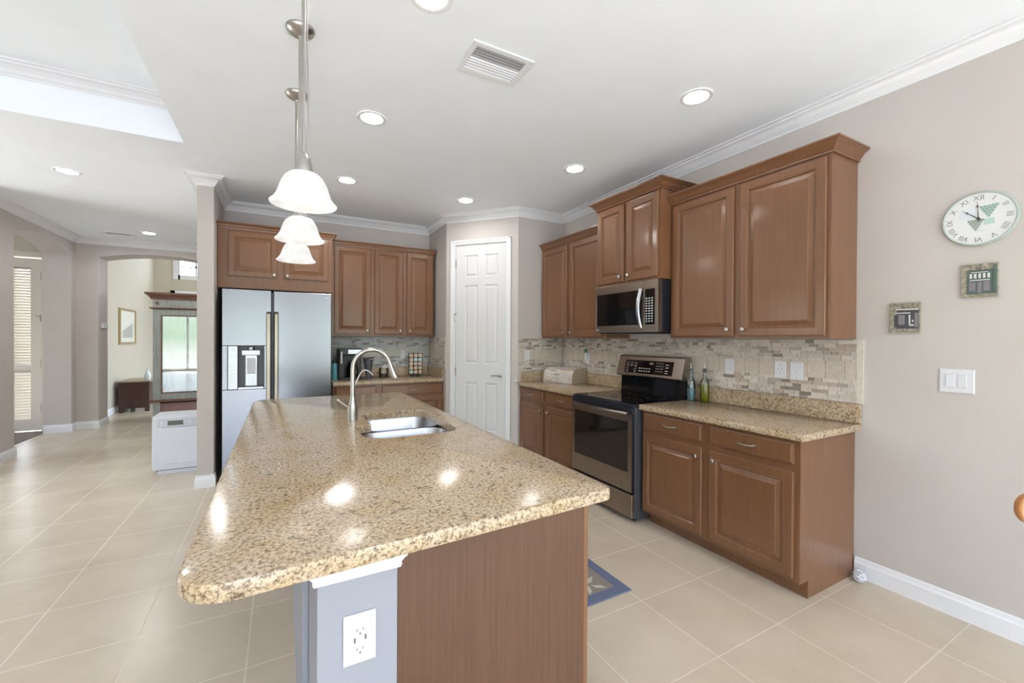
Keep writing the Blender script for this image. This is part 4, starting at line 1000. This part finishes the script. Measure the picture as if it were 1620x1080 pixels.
bxs(FWR, p2, 'shop_window', sw, [(a0+.030+i*.0155, a0+.030+i*.0155+.0085, z0+.094, z0+.117, .015, .018) for i in range(5)]+[(a0+.03, a0+.10, z0+.082, z0+.086, .015, .0185), (a0+.034, a0+.095, z0+.122, z0+.125, .015, .018)], True)

# white openwork ball at the wall base
ob = thing('decorative_ball', 'small white openwork ball on the floor where cabinet meets baseboard', 'ornament', (3.035, 1.205, 0))
b = MB(); n = 16; cc = Vector((3.035, 1.205, .036))
for k in range(7):
    ax = Vector((random.uniform(-1, 1), random.uniform(-1, 1), random.uniform(-1, 1))).normalized(); u_ = ax.orthogonal().normalized(); v_ = ax.cross(u_)
    pts = [cc+(u_*cos(2*pi*i/n)+v_*sin(2*pi*i/n))*.032 for i in range(n+1)]; b.tube(pts, .0038, 6, False)
b.build('woven_strands', M['plate'], ob, smooth=60)
b = MB(); b.lathe([(.0, -.027), (.015, -.023), (.025, -.01), (.027, 0), (.025, .01), (.015, .023), (.0, .027)], cc, 14); b.build('core', mat('ball_core', (.55, .55, .57), .6), ob, smooth=60)

# floor mat
fm = thing('floor_mat', 'slate blue bordered kitchen mat with beige leaf pattern beside the island', 'mat', (1.38, 2.2, 0))
b = MB(); b.box(1.00, 1.77, 1.783, 2.90, .001, .008); b.build('mat_border', mat('slate_blue_weave', (.12, .14, .22), .9), fm, bevel=.003)
b = MB(); b.box(1.07, 1.70, 1.853, 2.83, .008, .0088); b.build('mat_field', mat('taupe_weave', (.24, .21, .18), .9), fm)
b = MB(); rl = random.Random(5)
for i in range(8):
    for j in range(13):
        x = 1.115+i*.072+rl.uniform(-.008, .008); y = 1.90+j*.070+rl.uniform(-.008, .008)
        if not (1.10 < x < 1.67 and 1.88 < y < 2.80): continue
        a = rl.choice((.6, -.6, 2.2, -2.2))+rl.uniform(-.2, .2); L_ = .046; w_ = .017
        zq = .0090+.00005*((i*13+j) % 9); b.add([(x+cos(a)*L_, y+sin(a)*L_, zq), (x-sin(a)*w_+cos(a)*.012, y+cos(a)*w_+sin(a)*.012, zq), (x-cos(a)*L_, y-sin(a)*L_, zq), (x+sin(a)*w_-cos(a)*.012, y-cos(a)*w_-sin(a)*.012, zq)], [(0, 1, 2, 3)])
b.build('leaf_pattern', mat('pale_beige_weave', (.52, .46, .38), .9), fm)

# wooden chair at the right edge of the frame
chx, chy = 2.02, .405
ch = thing('dining_chair', 'orange wooden dining chair whose rounded back corner enters at the right edge', 'chair', (2.22, .15, 0))
b = MB()
# back plane runs from (2.03,.42) towards (2.43,.22)
A_ = Vector((2.035, .40, 0)); D_ = Vector((.80, -.60, 0)).normalized(); N_ = Vector((-.6, -.8, 0)).normalized()
def chp(s_, z, d=0): return A_ + D_*s_ + N_*d + Vector((0, 0, z))
pr = fillet([(.0, .865), (.46, .865), (.46, .965), (.0, .965)], [.045, .045, .045, .045], 8)
b.prism(pr, lambda s_, z, h: chp(s_, z, h), -.012, .012); b.build('top_rail', M['wood_orange'], ch, bevel=.006, smooth=40)
for s_ in (.10, .41):
    b = MB(); b.tube([chp(s_, 0), chp(s_, .45), chp(s_, .87)], [.016, .02, .016], 12); b.build('leg', M['wood_orange'], ch, smooth=50)
for s_ in (.10, .40):
    b = MB(); b.tube([chp(s_, 0, .42), chp(s_, .43, .40)], [.014, .019], 12); b.build('leg', M['wood_orange'], ch, smooth=50)
for s_ in (.17, .23, .29, .35):
    b = MB(); b.tube([chp(s_, .47), chp(s_, .868)], .009, 8); b.build('spindle', M['wood_orange'], ch, smooth=50)
b = MB(); b.prism(fillet([(.06, -.02), (.46, -.02), (.46, .43), (.06, .43)], .06, 6), lambda s_, d, h: chp(s_, h, d), .435, .47); b.build('seat', M['wood_orange'], ch, bevel=.008)

# ================================================================== CEILING FIXTURES
def downlight(label, x, y, proto=[None]):
    if proto[0] is None:
        r_ = thing('recessed_light', label, 'ceiling light', (x, y, CZ), group='recessed ceiling lights')
        b = MB(); n = 32
        b.lathe([(.073, -.0008), (.073, -.004), (.086, -.007), (.098, -.005), (.098, -.0006)], (0, 0, 0), n, cap=False); b.build('trim_ring', M['trim'], r_, world=False, smooth=40)
        b = MB(); b.lathe([(.0, -.003), (.0735, -.003), (.0735, -.0012), (.0, -.0012)], (0, 0, 0), n, cap=False); b.build('lens', M['lamp'], r_, world=False)
        proto[0] = r_
    else: r_ = copy_tree(proto[0]); r_['label'] = label
    r_.location = (x, y, CZ); return r_
downlight('recessed ceiling light nearest the three pendants, left of the ceiling vent', .555, 3.07)
downlight('recessed ceiling light above the end of the island, farther back beside the pendants', .563, 4.39)
downlight('recessed ceiling light in front of the pantry door', 1.80, 4.377)
downlight('recessed ceiling light above the cabinet left of the microwave', 2.32, 3.078)
downlight('largest recessed ceiling light, nearest the large right-hand upper cabinet', 2.30, 1.795)
downlight('recessed ceiling light in the hall beyond the tray ceiling, at far left', -1.744, 5.448)
downlight('recessed ceiling light deep in the hall near the arched opening', -1.717, 8.098)
downlight('recessed ceiling light at the top edge, cut off by the frame', .588, 1.85)
for dl in [q for q in list(COL.objects) if q.name.startswith('recessed_light') and q.location.y > 4]:
    l = bpy.data.lights.new('downlight_beam', 'SPOT'); l.energy = 18 if dl.location.x < 0 else (16 if dl.location.x < 1 else 5); l.spot_size = radians(174); l.spot_blend = .4; l.shadow_soft_size = .1; l.color = (1, .98, .95)
    lo = bpy.data.objects.new('downlight_beam', l); link(lo); lo.parent = dl; lo.location = (0, 0, -.03)
vt = thing('ceiling_vent', 'white louvred ceiling air vent above the island, right of the pendants', 'air vent', (1.04, 2.12, CZ))
VX0, VX1, VY0, VY1 = .862, 1.228, 1.998, 2.262
b = MB()
b.box(VX0, VX1, VY0, VY0+.035, CZ-.010, CZ-.0008); b.box(VX0, VX1, VY1-.035, VY1, CZ-.010, CZ-.0008); b.box(VX0, VX0+.035, VY0+.035, VY1-.035, CZ-.010, CZ-.0008); b.box(VX1-.035, VX1, VY0+.035, VY1-.035, CZ-.010, CZ-.0008)
b.build('vent_frame', M['trim'], vt, bevel=.003)
b = MB()
for i in range(9):
    y = VY0+.046+i*.0215; s_ = 1 if i < 4 else -1; hw = .0095 if i < 4 else .0018
    b.hull([(VX0+.035, y-hw*s_-.001, CZ-.011), (VX1-.035, y-hw*s_-.001, CZ-.011), (VX1-.035, y-hw*s_+.001, CZ-.011), (VX0+.035, y-hw*s_+.001, CZ-.011),
            (VX0+.035, y+hw*s_-.001, CZ-.0025), (VX1-.035, y+hw*s_-.001, CZ-.0025), (VX1-.035, y+hw*s_+.001, CZ-.0025), (VX0+.035, y+hw*s_+.001, CZ-.0025)])
b.build('louvres', M['trim'], vt)
b = MB(); b.box(VX0+.035, VX1-.035, VY0+.035, VY1-.035, CZ-.002, CZ-.0008); b.build('duct_backing', mat('vent_shadow_grey', (.42, .42, .44), .6), vt)
hv = thing('ceiling_vent', 'small ceiling air vent in the hall beside the far recessed light', 'air vent', (-2.12, 8.33, CZ))
b = MB(); b.box(-2.30, -1.94, 8.24, 8.28, CZ-.01, CZ-.0008); b.box(-2.30, -1.94, 8.40, 8.44, CZ-.01, CZ-.0008); b.box(-2.30, -2.26, 8.28, 8.40, CZ-.01, CZ-.0008); b.box(-1.98, -1.94, 8.28, 8.40, CZ-.01, CZ-.0008); b.build('vent_frame', M['trim'], hv)
b = MB(); b.box(-2.26, -1.98, 8.28, 8.40, CZ-.004, CZ-.0008); b.build('duct_backing', M['grey'], hv)
# pendants
def pendant(label, x, y, proto=[None]):
    if proto[0] is None:
        r_ = thing('pendant_light', label, 'pendant light', (x, y, CZ), group='pendant lights over the island')
        b = MB(); b.lathe([(.066, -.0008), (.066, -.008), (.058, -.020), (.035, -.034), (.012, -.042), (.009, -.050), (.009, -.075), (.0, -.076)], (0, 0, 0), 28); b.build('canopy', M['nickel'], r_, world=False, smooth=40)
        b = MB(); b.tube([(0, 0, -.07), (0, 0, -.16)], .0075, 12); b.tube([(0, 0, -.155), (0, 0, -.87)], .0052, 10); b.build('down_rod', M['nickel'], r_, world=False, smooth=50)
        b = MB(); b.tube([(.007, .002, -.06), (.009, .002, -.4), (.016, 0, -.875)], .0024, 8); b.tube([(-.007, -.002, -.06), (-.008, -.002, -.4), (-.014, 0, -.875)], .0016, 8); b.build_each('side_cable', M['nickel'], r_, False, smooth=50)
        b = MB(); b.lathe([(.006, -.86), (.018, -.875), (.024, -.895), (.030, -.925), (.030, -.935)], (0, 0, 0), 20); b.lathe([(.0, -.865), (.005, -.868), (.005, -.878), (.0, -.881)], (.017, 0, 0), 8); b.lathe([(.0, -.865), (.005, -.868), (.005, -.878), (.0, -.881)], (-.015, 0, 0), 8); b.build('socket_cap', M['nickel'], r_, world=False, smooth=40)
        pr = [(.030, -.934), (.050, -.941), (.066, -.957), (.076, -.977), (.083, -.999), (.091, -1.021), (.103, -1.040), (.112, -1.048)]
        inn = [(r2-.003, z2) for r2, z2 in reversed(pr)]
        b = MB(); b.lathe(pr+[(.1115, -1.051)]+inn, (0, 0, 0), 40, cap=False); b.build('glass_shade', M['shade'], r_, world=False, smooth=60)
        b = MB(); b.lathe([(.0, -1.015), (.016, -1.01), (.026, -.992), (.024, -.975), (.014, -.952), (.013, -.938)], (0, 0, 0), 16); b.build('bulb', mat('lit_bulb', (1, 1, 1), .4, emit=(1, .93, .82), estr=6), r_, world=False, smooth=60)
        proto[0] = r_
    else: r_ = copy_tree(proto[0]); r_['label'] = label
    r_.location = (x, y, CZ)
pendant('nearest and largest white glass bell pendant over the island', .073, 1.72)
pendant('middle of the three white glass bell pendants over the island', .083, 2.36)
pendant('farthest and lowest-looking white glass bell pendant over the island', .085, 3.0)

# ================================================================== HALL AND FAR ROOM
# white floor appliance against the wing wall
ap = thing('floor_appliance', 'white boxy floor appliance with a dark display slot beside the wing wall', 'appliance', (-.94, 5.75, 0))
FA = FY(5.60); ax0, ax1 = -1.166, -.716
b = MB(); b.box(ax0, ax1, 5.602, 5.95, .045, .612); b.build('cabinet_shell', M['whiteapp'], ap, bevel=.008)
b = MB(); b.box(ax0+.045, ax1-.02, 5.615, 5.93, .001, .044); b.build('base_plinth', M['whiteapp'], ap)
dpn = FA.mb(lambda b: b.box(ax0+.045, ax1-.02, .0, .010, .115, .490)).build('door', M['whiteapp'], ap, bevel=.003)
FA.mb(lambda b: b.lathe([(.010, 0), (.010, .0006)], (-.965, .0102, .15), 14, dirv=(0, 1, 0))).build('logo_disc', M['appgrey'], dpn)
FA.mb(lambda b: b.box(ax0+.045, ax1-.02, .0, .008, .495, .585)).build('control_strip', M['appgrey'], ap, bevel=.003)
FA.mb(lambda b: b.box(-1.035, -.905, .0082, .0105, .515, .562)).build('display_window', mat('olive_black_display', (.07, .08, .06), .2), ap)
FA.mb(lambda b: (b.lathe([(.012, 0), (.012, .003)], (-.85, .0082, .54), 14, dirv=(0, 1, 0)), b.box(-1.095, -1.08, .0082, .0095, .515, .56))).build_each('button', M['plate'], ap)
FA.mb(lambda b: b.box(ax0+.03, ax1-.01, -.004, .004, .047, .052)).build('base_seam', M['slot'], ap)
# curio cabinet
cu = thing('curio_cabinet', 'tall distressed sage-green display cabinet with glass door and brown cornice', 'cabinet', (-1.45, 9.7, 0))
cx0, cx1, cyf, cyb = -1.965, -.93, 9.5, 9.92
b = MB(); b.box(cx0, cx0+.03, cyf+.02, cyb, .0, 2.11); b.box(cx1-.03, cx1, cyf+.02, cyb, 0, 2.11); b.box(cx0+.03, cx1-.03, cyb-.02, cyb, 0, 2.11); b.box(cx0+.03, cx1-.03, cyf+.02, cyb-.02, 2.08, 2.11); b.box(cx0+.03, cx1-.03, cyf+.02, cyb-.02, .33, .42); b.box(cx0+.03, cx1-.03, cyf+.02, cyb-.02, 0.02, .10)
b.build('carcass', M['sage'], cu)
FC = FY(cyf+.02)
FC.mb(lambda b: (b.box(cx0, cx1, .0005, .02, 1.82, 2.11), b.box(cx0, cx0+.115, .0005, .02, .33, 1.82), b.box(cx1-.115, cx1, .0005, .02, .33, 1.82), b.box(cx0, cx1, .0005, .02, 0, .05), b.box(cx0, cx0+.1, .0005, .02, .05, .33), b.box(cx1-.1, cx1, .0005, .02, .05, .33), b.box(cx0+.115, cx1-.115, .0005, .02, .33, .445))).build('face_frame', M['sage'], cu, bevel=.003)
gd = FC.mb(lambda b: (b.box(cx0+.112, cx0+.130, .0005, .026, .44, 1.825), b.box(cx1-.130, cx1-.112, .0005, .026, .44, 1.825), b.box(cx0+.130, cx1-.130, .0005, .026, .44, .46), b.box(cx0+.130, cx1-.130, .0005, .026, 1.805, 1.825))).build('door', M['worn'], cu)
FC.mb(lambda b: b.box(cx0+.13, cx1-.13, .008, .012, .46, 1.805)).build('door_glass', M['glass_cab'], gd)
FC.mb(lambda b: (ring_panel(b, cx0+.1, cx1-.1, .05, .265, 0.002, [(0, .018), (.02, .004), (.03, .004), (.05, .010)]))).build('drawer_front', make_wood('pink_worn_paint', (.30, .16, .16), (.42, .30, .28), .6, 0, (1, 6, 20)), cu)
def cornice(zb, prof):
    b = MB(); b.sweep([(cx0, cyb), (cx0, cyf), (cx1, cyf), (cx1, cyb)], prof, -1, False, zb); return b
cornice(2.10, [(0.001, 0), (.02, 0), (.03, .02), (.06, .06), (.095, .085), (.095, .115), (.001, .115)]).build('cornice', M['worn'], cu)
b = MB(); b.box(cx0, cx1, cyf, cyb, 2.2, 2.214); b.build('top_board', M['worn'], cu)
cornice(1.925, [(0.001, 0), (.015, 0), (.045, .018), (.045, .032), (.001, .032)]).build('upper_moulding', M['worn'], cu)
cornice(.29, [(0.001, 0), (.02, 0), (.05, .012), (.05, .042), (.001, .042)]).build('waist_moulding', M['worn'], cu)
b = MB(); b.box(cx0+.031, cx1-.031, cyf+.05, cyb-.021, .93, .94); b.build('shelf', M['glass'], cu)
FC.mb(lambda b: b.lathe([(.03, 0), (.03, .004), (.012, .008)], (cx0+.06, .0205, 2.03), 10, dirv=(0, 1, 0))).build('rosette', M['worn'], cu)
# things kept inside the curio cabinet
o = MB(); o.box(-1.82, -1.745, 9.66, 9.70, .4215, .90); o = o.build('framed_photo', mat('salmon_print', (.42, .20, .17), .5)); tag(o, 'tall reddish framed picture standing inside the glass display cabinet', 'picture')
o = MB(); o.box(-1.70, -1.54, 9.74, 9.76, .4215, .80); o = o.build('photo_card', mat('ivory_card', (.72, .70, .60), .5)); tag(o, 'ivory card leaning inside the display cabinet beside the reddish picture', 'card')
b = MB(); b.lathe([(.0, 0), (.05, 0), (.09, .03), (.10, .05)], (-1.64, 9.62, .4215), 20, cap=False); o = b.build('ceramic_bowl', mat('pale_sage_ceramic', (.55, .60, .55), .3), smooth=50); tag(o, 'pale ceramic bowl at the bottom of the display cabinet', 'bowl')
fg_ = thing('figurine', 'small grey figurine at the right bottom of the display cabinet', 'figurine', (-1.45, 9.62, .42))
b = MB(); b.lathe([(.0, 0), (.05, 0), (.04, .03), (.06, .10), (.045, .17), (.025, .20), (.035, .235), (.0, .27)], (-1.45, 9.62, .4215), 16); b.build('figure', mat('grey_ceramic', (.36, .38, .33), .4), fg_, smooth=60)
b = MB(); b.lathe([(.02, 0), (.03, .05), (.012, .12)], (-1.37, 9.62, .46), 10); b.build('vase', M['plate'], fg_, smooth=60)
b = MB(); b.box(-1.62, -1.25, 9.70, 9.73, .941, 1.12); o = b.build('embroidered_picture', stone); tag(o, 'mottled tan picture on the glass shelf of the display cabinet', 'picture')
# picture, chest, bottle
pic = thing('framed_picture', 'gold-framed pale sketch on the cream wall of the far room', 'picture', (XR, 11.3, 1.29))
FP = Fr((XR, 0, 0), (0, 1, 0), (1, 0, 0))
FP.mb(lambda b: (b.box(10.79, 10.84, .002, .03, 1.29, 2.0), b.box(11.78, 11.83, .002, .03, 1.29, 2.0), b.box(10.84, 11.78, .002, .03, 1.29, 1.33), b.box(10.84, 11.78, .002, .03, 1.96, 2.0))).build('frame', mat('gold_frame', (.50, .38, .20), .4, .4), pic)
FP.mb(lambda b: b.box(10.84, 11.78, .002, .012, 1.33, 1.96)).build('paper', mat('sketch_paper', (.74, .71, .62), .6), pic)
FP.mb(lambda b: b.hull([(11.0, .0122, 1.42), (11.65, .0122, 1.42), (11.65, .013, 1.42), (11.0, .013, 1.42), (11.0, .0122, 1.55), (11.65, .0122, 1.72), (11.65, .013, 1.72), (11.0, .013, 1.55)])).build('sketch', mat('grey_sketch', (.45, .43, .38), .6), pic)
cst = thing('low_chest', 'low dark red-brown wooden chest with bracket feet against the cream wall', 'chest', (-2.45, 10.85, 0))
b = MB(); b.box(-2.69, -2.235, 10.55, 11.35, .10, .565); b.build('body', M['wood_red'], cst, bevel=.004)
b = MB(); b.box(-2.70, -2.215, 10.53, 11.37, .566, .59); b.build('top', make_wood('tan_chest_top', (.34, .24, .16), (.44, .32, .22), .4, .1), cst, bevel=.004)
for x in (-2.69, -2.305):
    for y in (10.55, 11.28): b = MB(); b.box(x, x+.07, y, y+.07, .001, .10); b.build('foot', M['wood_red'], cst, bevel=.006)
b = MB(); b.box(-2.62, -2.305, 10.56, 10.58, .07, .10); b.build('apron', M['wood_red'], cst)
lb = thing('lotion_bottle', 'white pump bottle standing on the low dark chest', 'bottle', (-2.295, 10.72, .59))
b = MB(); b.lathe([(.045, 0), (.05, .01), (.05, .10), (.03, .16), (.015, .18), (.015, .20)], (-2.295, 10.72, .591), 18); b.build('bottle', mat('white_blue_plastic', (.72, .76, .82), .35), lb, smooth=50)
b = MB(); b.lathe([(.018, 0), (.018, .025), (.005, .03), (.005, .06)], (-2.295, 10.72, .792), 10); b.tube([(-2.295, 10.72, .85), (-2.33, 10.70, .85)], .006, 8); b.build('pump', M['plate'], lb)
# thermostat on the arch jamb
FJ = Fr((-2.52, 0, 0), (0, 1, 0), (1, 0, 0))
th = thing('thermostat', 'small white thermostat on the side of the arched opening', 'thermostat', (-2.52, 9.2, 1.57))
FJ.mb(lambda b: b.box(9.08, 9.30, .001, .025, 1.575, 1.655)).build('housing', M['plate'], th, bevel=.004)
FJ.mb(lambda b: b.lathe([(.022, 0), (.022, .004)], (9.22, .0255, 1.615), 16, dirv=(0, 1, 0))).build('dial', M['print'], th)
# striped rug in the alcove
rgm = mat('striped_brown_rug', (.2, .15, .12), .9); N, L, B = nodes(rgm); wv = N.new('ShaderNodeTexWave'); wv.bands_direction = 'Y'; wv.inputs['Scale'].default_value = 9; tcn = N.new('ShaderNodeTexCoord'); L.new(tcn.outputs['Object'], wv.inputs[0])
r = ramp(rgm, wv.outputs['Fac'], [(.35, (.07, .05, .04)), (.6, (.32, .26, .21))]); L.new(r.outputs[0], B.inputs['Base Color'])
b = MB(); b.box(-4.05, -3.09, 8.0, 9.0, .001, .010); o = b.build('door_rug', rgm, bevel=.003); tag(o, 'brown striped rug on the floor in front of the louvred door', 'rug')
